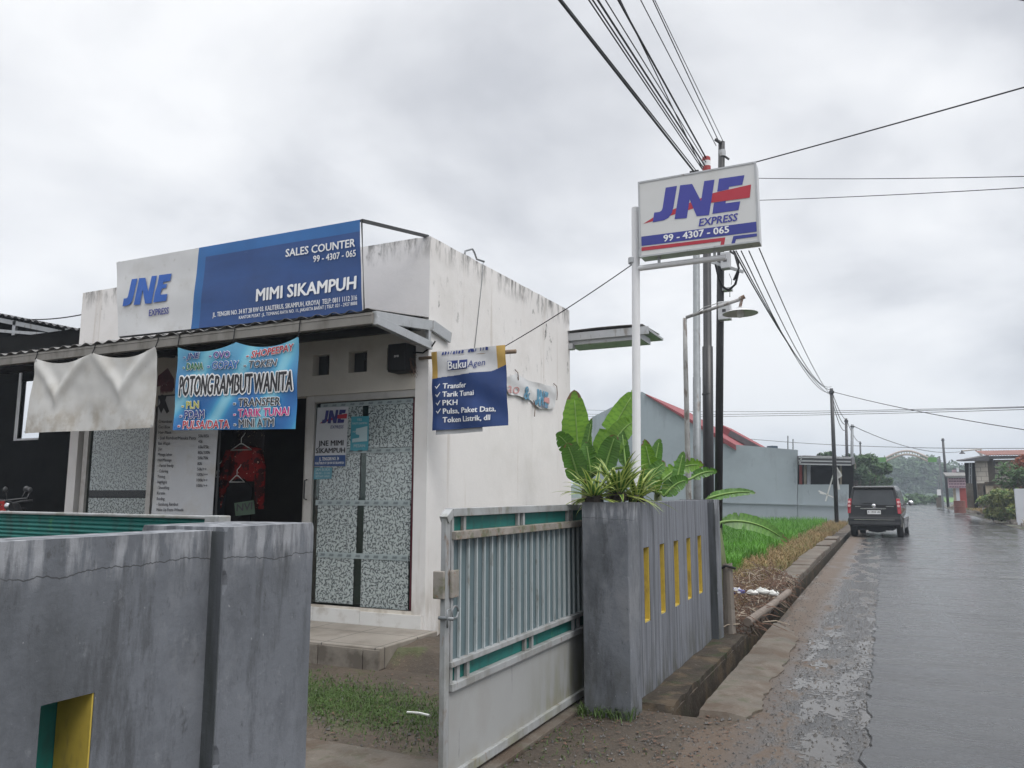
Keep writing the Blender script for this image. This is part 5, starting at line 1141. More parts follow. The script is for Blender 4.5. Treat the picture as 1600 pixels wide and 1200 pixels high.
# ------------------------------------------------------------------ plants by the wall
def banana_leaf(par, stem_top, b, tip, wid, face=(0, -1, 0), m='leaf_green', droop=.12, fold=.35, tear=.3, seed=0, twist=0):
    rnd = random.Random(seed); b, tip = Vector(b), Vector(tip); ax = (tip - b); ln = ax.length; face = Vector(face).normalized()
    up = Vector((0, 0, 1)); mb = MB(); n = 46; P = []
    for i in range(n + 1):
        t = i / n; P.append(b + ax * t + up * (droop * ln * 4 * t * (1 - t)) - up * (droop * ln * .6 * t ** 3))
    vs = []; fs = []
    for i, p in enumerate(P):
        t = i / n; d = (P[min(i + 1, n)] - P[max(i - 1, 0)]).normalized()
        s = d.cross(face).normalized(); q = s.cross(d)
        s = (Matrix.Rotation(twist * t, 3, d) @ s); q = (Matrix.Rotation(twist * t, 3, d) @ q)
        hw = wid * .5 * (min(1, (t * 5.5) ** .55)) * (max(0, 1 - t ** 3.2) ** .62)
        r = []
        for sg in (-1, 1):
            e = hw * (1 + .07 * mnoise.noise(Vector((i * .4, seed, sg))))
            if rnd.random() < tear * .35: e *= U(.45, .8)
            w_ = .010 * mnoise.noise(Vector((i * .55, seed * 3.1, sg * 2))) 
            r.append((p + s * sg * e * .55 - q * fold * hw * .28 * -1 + q * w_ * .5, p + s * sg * e + q * (fold * hw * .75 + w_)))
        vs += [r[0][1], r[0][0], p, r[1][0], r[1][1]]
    fs = [(i * 5 + j, i * 5 + j + 1, (i + 1) * 5 + j + 1, (i + 1) * 5 + j) for i in range(n) for j in range(4)]
    mb.add(vs, fs, 0)
    mb.m = [2 if i > n - 2 or (j in (0, 3) and i > n - 6 and seed % 3 == 0) else (1 if (i * 7 + j) % 3 == 0 else 0) for i in range(n) for j in range(4)]
    lf = mb.build('leaf', [m, m + '_vein', 'leaf_brown'], par, smooth=True, fix=False)
    mb = MB(); off = face * .006
    st = Vector(stem_top); mb.tube([st, st.lerp(P[0], .5) + up * .03] + [P[k] + off for k in range(0, n - 2, 4)], [.026, .018] + [.013 * (1 - k / n) + .003 for k in range(0, n - 2, 4)], 6)
    mb.build('midrib', 'leaf_rib', lf, smooth=True)
def banana(label, stem_px, Y, ztop, leaves, grp='banana plants behind the slotted wall'):
    s = at_y(*stem_px, Y); t = thing('banana_plant', label, 'plant', (s.x, Y, 0), grp)
    mb = MB(); mb.tube([(s.x, Y, 0), (s.x + .02, Y, ztop * .6), (s.x, Y, ztop)], [.10, .08, .045], 12); mb.build('stem', 'banana_stem', t, smooth=True)
    for i, (b, tp, wpx, yb, yt, m, kw) in enumerate(leaves):
        B, Tp = at_y(*b, yb), at_y(*tp, yt); wd_ = wpx * ((B + Tp) / 2 - C0).dot(cf) / FPX
        banana_leaf(t, (s.x, Y, ztop), B, Tp, wd_, m=m, seed=i * 7 + int(Y * 10), **kw)
g_, d_ = 'leaf_green', 'leaf_dark'
banana('banana plant with tall broad leaves rising beside the white side wall', (915, 775), 9.0, 1.75, [
    ((906, 742), (897, 609), 52, 9.2, 9.3, g_, dict(droop=.0, fold=.25, tear=.0)),
    ((914, 735), (925, 652), 24, 9.0, 9.1, d_, dict(droop=.02, fold=.5, tear=.2, face=(-.6, -1, 0))),
    ((911, 748), (868, 672), 34, 8.9, 8.7, d_, dict(droop=.14, fold=.3, tear=.3)),
    ((906, 755), (886, 690), 34, 8.7, 8.6, d_, dict(droop=.05, fold=.35, tear=.1)),
    ((934, 724), (994, 606), 40, 9.0, 9.2, g_, dict(droop=.04, fold=.25, tear=.05)),
    ((942, 728), (998, 650), 38, 8.8, 9.0, g_, dict(droop=.14, fold=.3, tear=.1)),
    ((945, 735), (962, 678), 36, 8.7, 8.7, d_, dict(droop=.04, fold=.35, tear=.1)),
    ((978, 730), (972, 672), 20, 8.8, 8.9, d_, dict(droop=.0, fold=.4, tear=.1)),
    ((925, 748), (916, 690), 34, 8.9, 9.0, d_, dict(droop=.02, fold=.4, tear=.3))])
banana('banana plant with leaves spreading low in front of the utility poles', (1028, 790), 9.3, 1.55, [
    ((1025, 770), (1007, 686), 30, 9.2, 9.2, g_, dict(droop=.0, fold=.3, tear=.05)),
    ((1020, 740), (1031, 685), 22, 9.3, 9.4, d_, dict(droop=.0, fold=.4, tear=.1)),
    ((1056, 756), (1068, 705), 18, 9.3, 9.4, d_, dict(droop=.0, fold=.4, tear=.0)),
    ((1030, 755), (1100, 722), 28, 9.4, 9.8, g_, dict(droop=.10, fold=.2, tear=.7)),
    ((1038, 775), (1076, 748), 28, 9.1, 9.2, d_, dict(droop=.12, fold=.3, tear=.3)),
    ((1080, 748), (1121, 735), 17, 9.6, 9.8, d_, dict(droop=.08, fold=.3, tear=.6)),
    ((1010, 760), (1040, 720), 26, 9.0, 9.1, d_, dict(droop=.1, fold=.3, tear=.2))])
banana('small banana plant leaning out over the end of the slotted wall', (1120, 800), 9.5, 1.15, [
    ((1104, 780), (1181, 768), 17, 9.3, 9.5, d_, dict(droop=.05, fold=.15, tear=.1, face=(0, -1, .5))),
    ((1128, 816), (1232, 842), 28, 9.6, 10.0, d_, dict(droop=.10, fold=.15, tear=.45, face=(.2, -1, .5)))])

def rosette(label, x, y, z, n, lmin, lmax, seed):
    rnd = random.Random(seed); t = thing('spider_plant', label, 'plant', (x, y, z), 'striped plants in the wall planter')
    for i in range(n):
        a = rnd.uniform(0, 6.283); el = rnd.uniform(-.15, 1.4); l = rnd.uniform(lmin, lmax); w0 = rnd.uniform(.017, .027)
        d = Vector((math.cos(a), math.sin(a), 0)); s = Vector((-d.y, d.x, 0)); mb = MB(); vs = []; K = 9; cv = rnd.uniform(.35, 1.15)
        for k in range(K + 1):
            f = k / K; e = el - f * f * cv
            p = (vs_p + (d * math.cos(e) + Vector((0, 0, math.sin(e)))) * (l / K)) if k else Vector((x, y, z)) + d * .02
            vs_p = p; hw = w0 * min(1, .55 + f * 2) * (1 - f ** 2.4) + .0006; c = Vector((0, 0, .35 * hw))
            vs += [p - s * hw + c, p - s * hw * .5 + c * .3, p + s * hw * .5 + c * .3, p + s * hw + c]
        for k in range(K):
            for j in range(3): mb.f.append((k * 4 + j, k * 4 + j + 1, k * 4 + j + 5, k * 4 + j + 4)); mb.m.append(1 if j != 1 else 0)
        mb.v = vs; mb.build('leaf', ['strap_green', 'strap_cream'], t, smooth=True, fix=False)
    mb = MB(); mb.lathe((x, y, z - .02), [(.075, -.02), (.07, .02), (.04, .05), (0, .06)], 10); mb.build('root_clump', 'soil', t)
rosette('striped spider plant at the gate end of the planter, leaning over the pillar', W - .29, 5.57, ZT + .03, 34, .24, .36, 1)
rosette('large striped spider plant in the middle of the planter clump', W - .17, 5.80, ZT + .05, 46, .28, .44, 2)
rosette('striped spider plant nearest the white sign pole', W - .14, 6.18, ZT + .02, 34, .24, .36, 3)
rosette('low striped spider plant at the back of the planter clump', W - .26, 5.95, ZT + .05, 32, .24, .38, 4)

# ------------------------------------------------------------------ small things on the ground
t = MB(); a, b = at_z(1168, 972, .17), at_z(1232, 925, .15); t.tube([a, a.lerp(b, .5) + Vector((0, 0, -.01)), b], .045, 12); tag(t.build('pipe', mat('pipe_brown', (.15, .12, .098), .7, .2, 9), smooth=False), 'short brown pipe lying along the gutter', 'pipe')
t = thing('wooden_stump', 'split grey wooden stump standing behind the end of the slotted wall', 'stump', at_y(1137, 960, 8.95).to_3d()); p = at_z(1138, 985, 0)
p = Vector((at_y(1137, 900, 9.0).x, 9.0, 0)); t.location = p
zt = at_y(1137, 886, 9.0).z
mb = MB(); n = 12
vs = []; 
for h_, r_ in ((0, .075), (.3, .062), (zt * .8, .058), (zt, .055)):
    vs += [p + Vector((math.cos(j * .5236) * r_ * (1 + .12 * math.sin(j * 2.7)), math.sin(j * .5236) * r_, h_ + (.05 * math.sin(j * 1.9) if h_ == zt else 0))) for j in range(n)]
mb.add(vs, [(k * n + j, k * n + (j + 1) % n, (k + 1) * n + (j + 1) % n, (k + 1) * n + j) for k in range(3) for j in range(n)] + [tuple(3 * n + j for j in range(n))]); mb.build('post', mat('grey_wood', (.16, .14, .12), .85, .3, 9, vst=(2, 2, .3), bump=.004), t)
mb = MB(); mb.tube([p + Vector((-.08, -.02, zt - .02)), p + Vector((0, -.08, zt + .02)), p + Vector((.09, -.02, zt - .01))], .014, 6); mb.build('binding', 'rubber', t)
def bag(label, p, s, m, seed):
    mb = MB(); f = lambda a, b: (p.x + s * math.cos(a * 6.283) * math.sin(b * 3.14159) * (1 + .5 * mnoise.noise(Vector((a * 6, b * 5, seed)))), p.y + s * .8 * math.sin(a * 6.283) * math.sin(b * 3.14159), p.z + s * .42 * (1 - math.cos(b * 3.14159)) * (1 + .5 * mnoise.noise(Vector((b * 6, a * 7, seed)))))
    mb.grid(f, 22, 12); tag(mb.build('plastic_bag', m, smooth=False), label, 'litter', 'plastic bags dumped by the gutter')
bag('crumpled blue and white plastic bag beside the wooden stump', at_z(1153, 929, .30), .085, 'litter_blue', 1)
bag('crumpled white plastic bag left of the pale heap by the gutter', at_z(1176, 930, .30), .07, 'litter_white', 2)
bag('flat white plastic bag in the middle of the pale heap by the gutter', at_z(1192, 929, .27), .09, 'litter_white', 3)
bag('flat greyish plastic bag at the right end of the pale heap by the gutter', at_z(1207, 931, .22), .075, 'litter_white', 5)
mb = MB(); a, b = at_z(636, 1113, .02), at_z(671, 1118, .02); mb.tube([a, a.lerp(b, .5) + Vector((0, .02, 0)), b], .009, 6); tag(mb.build('stick', 'litter_white'), 'pale bare stick lying on the yard earth near the gate', 'stick')
mb = MB(); p = at_z(1113, 1082, -.3); mb.grid(lambda a, b: (p.x + (a - .5) * .10, p.y + (b - .5) * .16, -.30 + .03 * math.sin(a * 5 + b * 4)), 6, 6); tag(mb.build('paper_scrap', 'litter_white', solid=.004), 'white paper scrap lying in the gutter', 'litter')

# ------------------------------------------------------------------ carport on the far left
M['shade_black'] = mat('shade_black', (.010, .0095, .009), .9, .3, 2, spec=.05)  # near-black colour paints in the deep shade of interiors behind openings
t = thing('carport', 'dark open carport with a steel roof truss left of the shop', 'shed', (-13.5, 11, 0)); YC = 9.6
q0, q1 = at_y(0, 491, YC), at_y(127, 516, YC); sl = (q1.z - q0.z) / (q1.x - q0.x); xa, xb = q0.x - 16, q1.x + .15
zr2 = lambda x: q0.z + (x - q0.x) * sl
mb = MB(); nn = int((xb - xa) / .02)
mb.grid(lambda a, b: (xa + (xb - xa) * a, YC - .15 + 4.2 * b, zr2(xa + (xb - xa) * a) + .0 + .022 * math.sin(a * (xb - xa) / .22 * 6.283)), nn, 2); mb.build('roof_sheet', 'dark_roof', t, smooth=True, solid=.004)
mb = MB()
mb.bar((xa, YC, zr2(xa) - .10), (xb - .1, YC, zr2(xb) - .10), .05, .09)
b0, b1 = at_y(0, 527, YC), at_y(122, 534, YC); mb.bar((xa, YC, b0.z), (xb - .1, YC, b1.z), .05, .09)
for px_ in (23, 106): u = at_y(px_, 515, YC).x; mb.bar((u, YC, b0.z), (u, YC, zr2(u) - .08), .10, .05, up=(0, 1, 0))
u = at_y(23, 515, YC).x; v = at_y(106, 515, YC).x; mb.bar((v, YC - .01, zr2(v) - .16), (u, YC - .01, (b0.z + zr2(u)) / 2 - .12), .04, .06); mb.bar((u, YC - .01, (b0.z + zr2(u)) / 2 - .12), (u - 1.4, YC - .01, zr2(u) - .1), .04, .06)
mb.build('truss', 'steel', t)
YW = 13.2; fa, fb2 = at_y(30, 586, YW), at_y(62, 684, YW)
mb = MB(); ox0, ox1, oz0, oz1 = at_y(34, 600, YW).x, at_y(64, 640, YW).x, fb2.z, fa.z
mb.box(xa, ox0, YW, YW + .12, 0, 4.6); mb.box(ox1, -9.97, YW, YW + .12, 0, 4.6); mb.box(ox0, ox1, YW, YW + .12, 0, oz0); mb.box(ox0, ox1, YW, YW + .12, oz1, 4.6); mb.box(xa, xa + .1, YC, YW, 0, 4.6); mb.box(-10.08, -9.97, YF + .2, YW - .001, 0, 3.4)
mb.build('back_wall', 'shade_black', t)
mb = MB(); mb.prism([(xa, YW, 4.605), (-9.97, YW, 4.605), (-9.97, YW, 4.62), (xb, YW, max(4.63, zr2(xb) - .03)), (xa, YW, zr2(xa) - .03)], (0, .1, 0)); mb.build('gable_board', 'shade_black', t)
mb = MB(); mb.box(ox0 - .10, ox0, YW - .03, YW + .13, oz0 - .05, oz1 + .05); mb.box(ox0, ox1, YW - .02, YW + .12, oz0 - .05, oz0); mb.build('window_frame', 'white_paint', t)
mb = MB(); mb.box(xa, -10.1, 6.2, YW - .01, 0, .38); mb.build('floor', 'shade_black', t)
mb = MB(); mb.box(xa, -10.1, YC - .05, YC + .05, zr2(q0.x) - .9, b0.z - .05); mb.build('dark_fascia', 'shade_black', t)
for px_ in (-70, ):
    u = at_y(px_, 700, YC).x; mb = MB(); mb.box(u - .06, u + .06, YC - .06, YC + .06, 0, b0.z); mb.build('post', 'dark_metal', t)

def motorcycle(label, x, y, z, rz, m):
    t = thing('motorcycle', label, 'motorcycle', (0, 0, 0), 'motorcycles under the carport'); V = Vector
    for wy in (-.62, .62):
        mb = MB(); mb.lathe((-.045, wy, .28), [(.20, 0), (.27, .01), (.285, .045), (.27, .08), (.20, .09)], 20, axis=(1, 0, 0)); wh = mb.build('wheel', 'rubber', t, smooth=True)
        mb = MB(); mb.lathe((-.02, wy, .28), [(.02, 0), (.2, .0), (.2, .04), (.02, .04)], 14, axis=(1, 0, 0)); mb.build('rim', 'steel', wh)
    mb = MB(); mb.prism([(-.1, -.75, .62), (-.1, -.3, .40), (-.1, .2, .38), (-.1, .35, .62), (-.1, .45, .95), (-.1, .36, .98), (-.1, .15, .58), (-.1, -.2, .66), (-.1, -.8, .78)], (.2, 0, 0)); mb.build('body', m, t, bevel=.03)
    mb = MB(); mb.prism([(-.12, -.72, .76), (-.12, .05, .68), (-.12, .08, .76), (-.12, -.3, .80), (-.12, -.74, .86)], (.24, 0, 0)); mb.build('seat', 'black', t, bevel=.03)
    mb = MB(); mb.tube([(-.36, .30, 1.02), (-.2, .40, 1.0), (0, .42, .97), (.2, .40, 1.0), (.36, .30, 1.02)], .018, 8); mb.build('handlebar', 'dark_metal', t, smooth=True)
    mb = MB(); mb.tube([(0, .42, .95), (0, .62, .3)], .04, 8); mb.build('fork', 'steel', t)
    for s in (-1, 1):
        mb = MB(); mb.tube([(s * .26, .36, 1.0), (s * .32, .34, 1.16)], .008, 5); mb.lathe((s * .34, .33, 1.20), [(0, 0), (.05, .004), (.06, .02), (.05, .035), (0, .04)], 12, axis=(0, 1, 0)); mb.build('mirror', 'dark_metal', t, smooth=True)
    mb = MB(); mb.lathe((0, .44, .92), [(0, .1), (.06, .09), (.085, .04), (.08, 0)], 14, axis=(0, 1, 0)); mb.build('headlight', 'chrome', t, smooth=True)
    t.location = (x, y, z); t.rotation_euler = (0, 0, rz)
motorcycle('black motorcycle parked in the dark carport nearest the shop', -13.5, 8.9, .42, R(115), 'black')
motorcycle('red motorcycle parked deeper in the dark carport', -14.9, 9.3, .45, R(70), 'red_cloth')

# ------------------------------------------------------------------ parked car
t = car = thing('parked_car', 'black people carrier parked at the roadside, seen from behind', 'car', (0, 0, 0))
def prof(pts, hw): # outline in (y, z) with a half width by height
    mb = MB(); n = len(pts); vs = [(-hw(y, z), y, z) for y, z in pts] + [(hw(y, z), y, z) for y, z in pts]
    tri = tessellate_polygon([[Vector((0, y, z)) for y, z in pts]])
    return mb.add(vs, [tuple(a) for a in tri] + [tuple(i + n for i in reversed(a)) for a in tri] + [(i, (i + 1) % n, (i + 1) % n + n, i + n) for i in range(n)])
low = [(.02, .36), (-.02, .55), (.0, .60), (.05, .75), (.08, 1.0), (.4, 1.02), (2.6, 1.02), (3.2, 1.0), (3.9, .88), (4.1, .72), (4.12, .40), (3.8, .28), (3.56, .28), (3.5, .5), (3.3, .62), (3.05, .62), (2.85, .5), (2.78, .28), (1.12, .28), (1.06, .5), (.86, .62), (.6, .62), (.4, .5), (.34, .34)]
hwl = lambda y, z: (.82 if z > .5 else .80) - .05 * max(0, .2 - y) / .2 - .12 * max(0, y - 3.5) / .6 - .03 * max(0, z - .8) / .2
prof(low, hwl).build('body', 'car_paint', t, bevel=.035, smooth=False)
upp = [(.085, 1.0), (.16, 1.28), (.26, 1.60), (.42, 1.67), (1.4, 1.69), (2.2, 1.64), (2.5, 1.55), (3.2, 1.0)]
hwu = lambda y, z: .775 - .15 * ((z - 1.0) / .69) ** 1.3 - .03 * max(0, .3 - y)
prof(upp, hwu).build('cabin', 'car_paint', t, bevel=.03)
mb = MB(); K = [(-.64, 1.06), (.64, 1.06), (.655, 1.14), (.57, 1.545), (-.57, 1.545), (-.655, 1.14)]
yy = lambda z: .085 + (z - 1.0) * (.075 / .28 if z < 1.28 else 0) + (0 if z < 1.28 else .075 + (z - 1.28) * .3125) - (0 if z < 1.28 else 0)
mb.prism([(x, yy(z) - .012, z) for x, z in K], (0, .02, 0)); mb.build('rear_window', 'car_glass', t)
for s in (-1, 1):
    for y0, y1, y2, y3 in ((.42, 1.05, 1.05, .55), (1.12, 1.95, 1.95, 1.12), (2.02, 2.85, 2.45, 2.02)):
        mb = MB(); f = lambda y, z: (s * (hwu(y, z) + .006), y, z)
        mb.add([f(y0, 1.08), f(y1, 1.08), f(y2, 1.52), f(y3, 1.52)], [(0, 1, 2, 3)]); mb.build('side_window', 'car_glass', t, solid=.004)
    mb = MB(); X = lambda v: s * v
    mb.prism([(X(.70), .028, .78), (X(.80), .075, .78), (X(.80), .10, 1.0), (X(.775), .16, 1.26), (X(.665), .13, 1.26), (X(.685), .06, 1.0)], (0, -.035, 0)); tl_ = mb.build('tail_light', 'tail_red', t, bevel=.008)
    for z in (1.03, 1.15):
        mb = MB(); mb.lathe((X(.735), .06 + (z - 1.03) * .25 - .02, z), [(0, 0), (.042, .0), (.042, .025), (0, .028)], 14, axis=(0, -1, 0)); mb.build('lens', 'tail_pale', tl_)
    mb = MB(); mb.lathe((X(.68), -.035, .475), [(0, 0), (.035, 0), (.035, .02), (0, .022)], 12, axis=(0, -1, 0)); mb.build('reflector', 'tail_pale', t)
    mb = MB(); mb.lathe((X(.95), 2.62, 1.10), [(0, -.06), (.07, -.05), (.095, 0), (.07, .05), (0, .06)], 14, axis=(0, 1, 0)); mb.tube([(X(.78), 2.62, 1.06), (X(.9), 2.62, 1.09)], .025, 6); mb.build('wing_mirror', 'chrome' if s > 0 else 'car_paint', t, smooth=True)
for wy in (.73, 3.17):
    for s in (-1, 1):
        mb = MB(); a = .60 if s > 0 else -.80; mb.lathe((a, wy, .30), [(.17, 0), (.28, .004), (.30, .04), (.30, .16), (.28, .196), (.17, .2)], 24, axis=(1, 0, 0)); wh = mb.build('wheel', 'rubber', t, smooth=True)
        mb = MB(); mb.lathe((.795 if s > 0 else -.80, wy, .30), [(.0, 0), (.07, .006), (.17, .004), (.19, .0)], 20, axis=(1, 0, 0)); mb.build('rim', 'steel', wh)
mb = MB(); mb.prism([(-.78, -.06, .40), (.78, -.06, .40), (.80, -.04, .60), (.77, -.02, .66), (-.77, -.02, .66), (-.80, -.04, .60)], (0, .14, 0)); bp_ = mb.build('rear_bumper', 'car_paint', t, bevel=.02)
mb = MB(); mb.box(-.60, .60, -.072, -.055, .575, .592); mb.build('trim_strip', 'chrome', bp_)
mb = MB(); mb.box(-.74, .74, -.066, -.058, .44, .53); mb.build('bumper_insert', 'dark_metal', bp_)
mb = MB(); mb.prism([(-.64, .20, 1.56), (.64, .20, 1.56), (.60, .16, 1.64), (-.60, .16, 1.64)], (0, .3, .02)); mb.build('spoiler', 'car_paint', t, bevel=.015)
mb = MB(); mb.box(-.40, .36, .018, .04, .925, .95); mb.build('handle_bar', 'chrome', t)
mb = MB(); mb.box(-.20, .20, .02, .034, .76, .885); pl_ = mb.build('number_plate', 'white_paint', t)
S = Sheet('y', .02); mb = MB(); S.text(mb, 'E 1923 AI', -.17, .80, .06, .34, 0, .002, bold=.02); mb.build('lettering', 'lettering_black', pl_)
mb = MB(); mb.lathe((0, .05, 1.03), [(0, .02), (.04, .018), (.06, .0)], 20, axis=(0, -1, 0)); mb.build('badge', 'chrome', t, smooth=True)
mb = MB(); mb.box(.36, .60, .06, .072, 1.0, 1.022); mb.box(-.56, -.40, .06, .072, 1.0, 1.018); mb.build('nameplate', 'chrome', t)
mb = MB(); mb.tube([(.12, .075, 1.07), (-.1, .09, 1.12), (-.36, .09, 1.11)], .010, 5); mb.build('wiper', 'black', t)
mb = MB(); mb.box(-.52, .52, .1, 3.9, .24, .36); mb.tube([(.42, .05, .27), (.42, .5, .27)], .03, 8); mb.tube([(-.25, .72, .25), (0, .72, .21), (.25, .72, .25)], .07, 8); mb.build('underside', 'black', t)
cp = at_z(1369, 839, .03); cs_ = 1.10; car.rotation_euler = (0, 0, -R(4.5))
car.location = (cp.x - .02, cp.y - .05, .0); car.scale = (cs_,) * 3

# ------------------------------------------------------------------ trees and bushes
def leafmass(mb, blobs, n, size, mi=0, rnd=random):
    tot = sum(b[1] ** 2 for b in blobs)
    for (c, r, sz) in blobs:
        k = max(4, int(n * r * r / tot))
        for _ in range(k):
            d = Vector((rnd.gauss(0, 1), rnd.gauss(0, 1), rnd.gauss(0, 1))).normalized(); rr_ = r * (.45 + .6 * rnd.random() ** .5)
            p = c + Vector((d.x * rr_, d.y * rr_, d.z * rr_ * sz)); s = size * rnd.uniform(.5, 1.3)
            u = Vector((rnd.gauss(0, 1), rnd.gauss(0, 1), rnd.gauss(0, .6))).normalized(); v = u.orthogonal().normalized() if rnd.random() < .5 else u.cross(Vector((0, 0, 1))).normalized()
            mb.v += [p - u * s, p + v * s * .45, p + u * s, p - v * s * .45]; o = len(mb.v) - 4; mb.f.append((o, o + 1, o + 2, o + 3)); mb.m.append(mi)
def tree(label, x, y, h, cr, m, n, leaf, seed, group=None, trunk_h=.45, kind='tree', z0=0, nb=9):
    rnd = random.Random(seed); t = thing(kind, label, 'tree' if kind == 'tree' else 'bush', (x, y, z0), group); B = Vector((x, y, z0)); mt = MB(); blobs = []
    th = h * trunk_h
    if kind == 'tree': mt.tube([B, B + Vector((.06, 0, th * .5)), B + Vector((0, 0, th)), B + Vector((.1, 0, h * .75))], [h * .028, h * .022, h * .018, h * .006], 8)
    for i in range(nb):
        a = i * 2.4 + rnd.random(); q = cr * rnd.uniform(.25, .8); zz_ = h * rnd.uniform(trunk_h, .93); c = B + Vector((math.cos(a) * q, math.sin(a) * q, zz_)); blobs.append((c, cr * rnd.uniform(.28, .5), .8))
        mt.tube([B + Vector((0, 0, th * rnd.uniform(.5, 1) if kind == 'tree' else .02)), c], [h * .012 if kind == 'tree' else .02, h * .004 if kind == 'tree' else .006], 5)
    mt.build('trunk' if kind == 'tree' else 'stems', 'trunk', t, smooth=True)
    mb = MB(); leafmass(mb, blobs, n, leaf, 0, rnd); mb.build('crown' if kind == 'tree' else 'foliage', m, t, fix=False)
def spot(px_, Y): return at_y(px_, 780, Y).x
tree('dark leafy tree behind the far roadside poles', spot(1360, 75), 75, 4.9, 1.8, 'crown', 2600, .24, 1, 'trees beyond the blue house', .25)
tree('dense dark tree right beside the blue house awning', spot(1338, 72), 72, 5.6, 1.3, 'crown_dark', 1500, .24, 2, 'trees beyond the blue house', .25)
tree('thin topped tree showing above the blue house awning', spot(1291, 70), 70, 5.5, 1.1, 'crown_dark', 700, .22, 3, 'trees beyond the blue house', .45)
tree('low pale tree ending the row beyond the blue house', spot(1377, 82), 82, 3.9, 1.1, 'crown', 1500, .3, 4, 'trees beyond the blue house', .2)
for i, (px_, Y, h_, cr_, lab) in enumerate(((1549, 50, 1.25, .75, 'yellowish bush at the left of the row before the block wall'), (1562, 49, 1.55, .8, 'taller yellowish bush in the middle of the row before the block wall'), (1578, 48, 1.65, .8, 'yellowish bush beside the pale end wall'))):
    tree(lab, spot(px_, Y), Y, h_, cr_, 'crown_yellow', 1500, .10, 20 + i, 'yellow bushes before the block wall', .2, 'bush', .1, 12)
tree('dark green shrub growing above the capped wall on the right', spot(1588, 52), 52, 3.3, 1.1, 'crown', 900, .14, 31, None, .55, 'tree', .1)
tree('rusty red leaved tree at the right edge of the picture', spot(1602, 53), 53, 4.2, .8, 'crown_red', 700, .14, 32, None, .5, 'tree', .1)
for i, px_ in enumerate((1424, 1436, 1447, 1455, 1430, 1462)):
    Y = 128 + (i % 3) * 4; tree(('low scrub bush beyond the bend of the road, %s') % ('leftmost', 'second from the left', 'in the middle of the row', 'second from the right', 'set behind the left one', 'rightmost')[i], spot(px_, Y), Y, 1.3, 1.1, 'crown', 260, .3, 40 + i, 'scrub at the bend of the road', .2, 'bush', .1, 7)
rnd = random.Random(5); mb = MB(); blobs = []
for i in range(620):
    x = rnd.uniform(-45, 110); Y = rnd.uniform(235, 300); top = 10.2 + 4.0 * mnoise.noise(Vector((x * .05, 1.3, 0))) + 2.6 * mnoise.noise(Vector((x * .21, 4, 0))); top *= Y / 260
    r = rnd.uniform(2.0, 3.8); blobs.append((Vector((x, Y, 2 + (top - 2 - r * .6) * rnd.random() ** .55)), r, .85))
leafmass(mb, blobs, 80000, .7, 0, rnd); tag(mb.build('distant_woodland', 'forest', fix=False), 'hazy blue green woodland closing the far end of the road', 'woodland', kind='stuff')
mb = MB(); hill = lambda a, b: (-120 + 330 * a, 300 + 60 * b, (9.5 + 3 * mnoise.noise(Vector((a * 9, 2, 0)))) * math.sin(min(1, b * 2) * 1.57))
mb.grid(hill, 60, 8); structure(mb.build('hills', 'forest', fix=False))

# ------------------------------------------------------------------ the blue grey house
YH = 46.0; hp = lambda x, y, Y=YH: at_y(x, y, Y)
t = thing('blue_house', 'pale blue grey house with a plain gable and red roof beyond the paddy', 'house', (-13, YH, 0))
def wallpoly(name, pts, Y, d, m, par):
    mb = MB(); pl = [hp(x, y, Y) for x, y in pts]; pl = [Vector((p.x, Y, max(p.z, 0))) for p in pl]; mb.prism(pl, (0, d, 0)); return mb.build(name, m, par)
wallpoly('gable_wall', [(925, 830), (925, 652), (1003, 612), (1128, 685), (1128, 830)], YH, .3, 'house_blue', t)
wallpoly('flat_wall', [(1128.5, 830), (1128.5, 693), (1246, 703), (1246, 830)], YH + .02, .3, 'house_blue', t)
wallpoly('low_wall', [(1246.5, 830), (1246.5, 757), (1326, 757), (1326, 830)], YH + .05, .25, 'house_blue', t)
mb = MB(); a, b = hp(1010, 617), hp(1150, 699); nz = Vector((0, 0, 1))
mb.prism([(a.x, YH - .15, a.z - .03), (b.x, YH - .15, b.z - .16), (b.x, YH - .15, b.z + .14), (a.x, YH - .15, a.z + .05)], (0, 11, 0)); mb.build('roof', 'roof_red', t)
mb = MB(); a, b, c = hp(924, 654), hp(1003, 614), hp(1010, 617)
mb.prism([(a.x - .2, YH + .31, a.z - .15), (b.x, YH + .31, b.z - .1), (b.x, YH + .31, b.z + .02), (a.x - .2, YH + .31, a.z - .03)], (0, 10.5, 0)); mb.build('roof', 'roof_red', t)
mb = MB(); a, b = hp(1120, 660, 53), hp(1192, 701, 53); mb.prism([(a.x, 53, a.z - 2), (b.x, 53, a.z - 2.2), (b.x + .1, 53, b.z), (a.x, 53, a.z)], (0, 6, 0)); rt = mb.build('rear_roof', 'roof_red', t)
mb = MB(); a2, b2 = hp(1140, 671, 52.9), hp(1186, 696, 52.9); mb.bar(a2 + Vector((0, -.1, -.25)), b2 + Vector((0, -.1, -.25)), .2, .35); mb.build('roof_edge', 'dark_roof', rt)
wallpoly('inner_wall', [(1246, 830), (1246, 716), (1334, 716), (1334, 830)], YH + 4, .2, 'shade_black', t)
for x0, x1, m in ((1249, 1253, 'red_wall'), (1256, 1260, 'cream_wall'), (1261, 1266, 'pale_wall'), (1312, 1315, 'cream_wall')):
    wallpoly('column', [(x0, 760), (x0, 722), (x1, 722), (x1, 760)], YH + 1.2, .2, m, t)
mb = MB(); a, b = hp(1246, 714), hp(1331, 717); mb.prism([(a.x, YH - .3, a.z - .45), (b.x, YH - .3, b.z - .35), (b.x, YH - .3, b.z + .05), (a.x, YH - .3, a.z + .05)], (0, 5, .25)); mb.build('awning', 'dark_roof', t)
mb = MB()
for y in (714.5, 720, 725): mb.bar(hp(1248, y, YH - .34), hp(1330, y + 1.5, YH - .34), .05, .07)
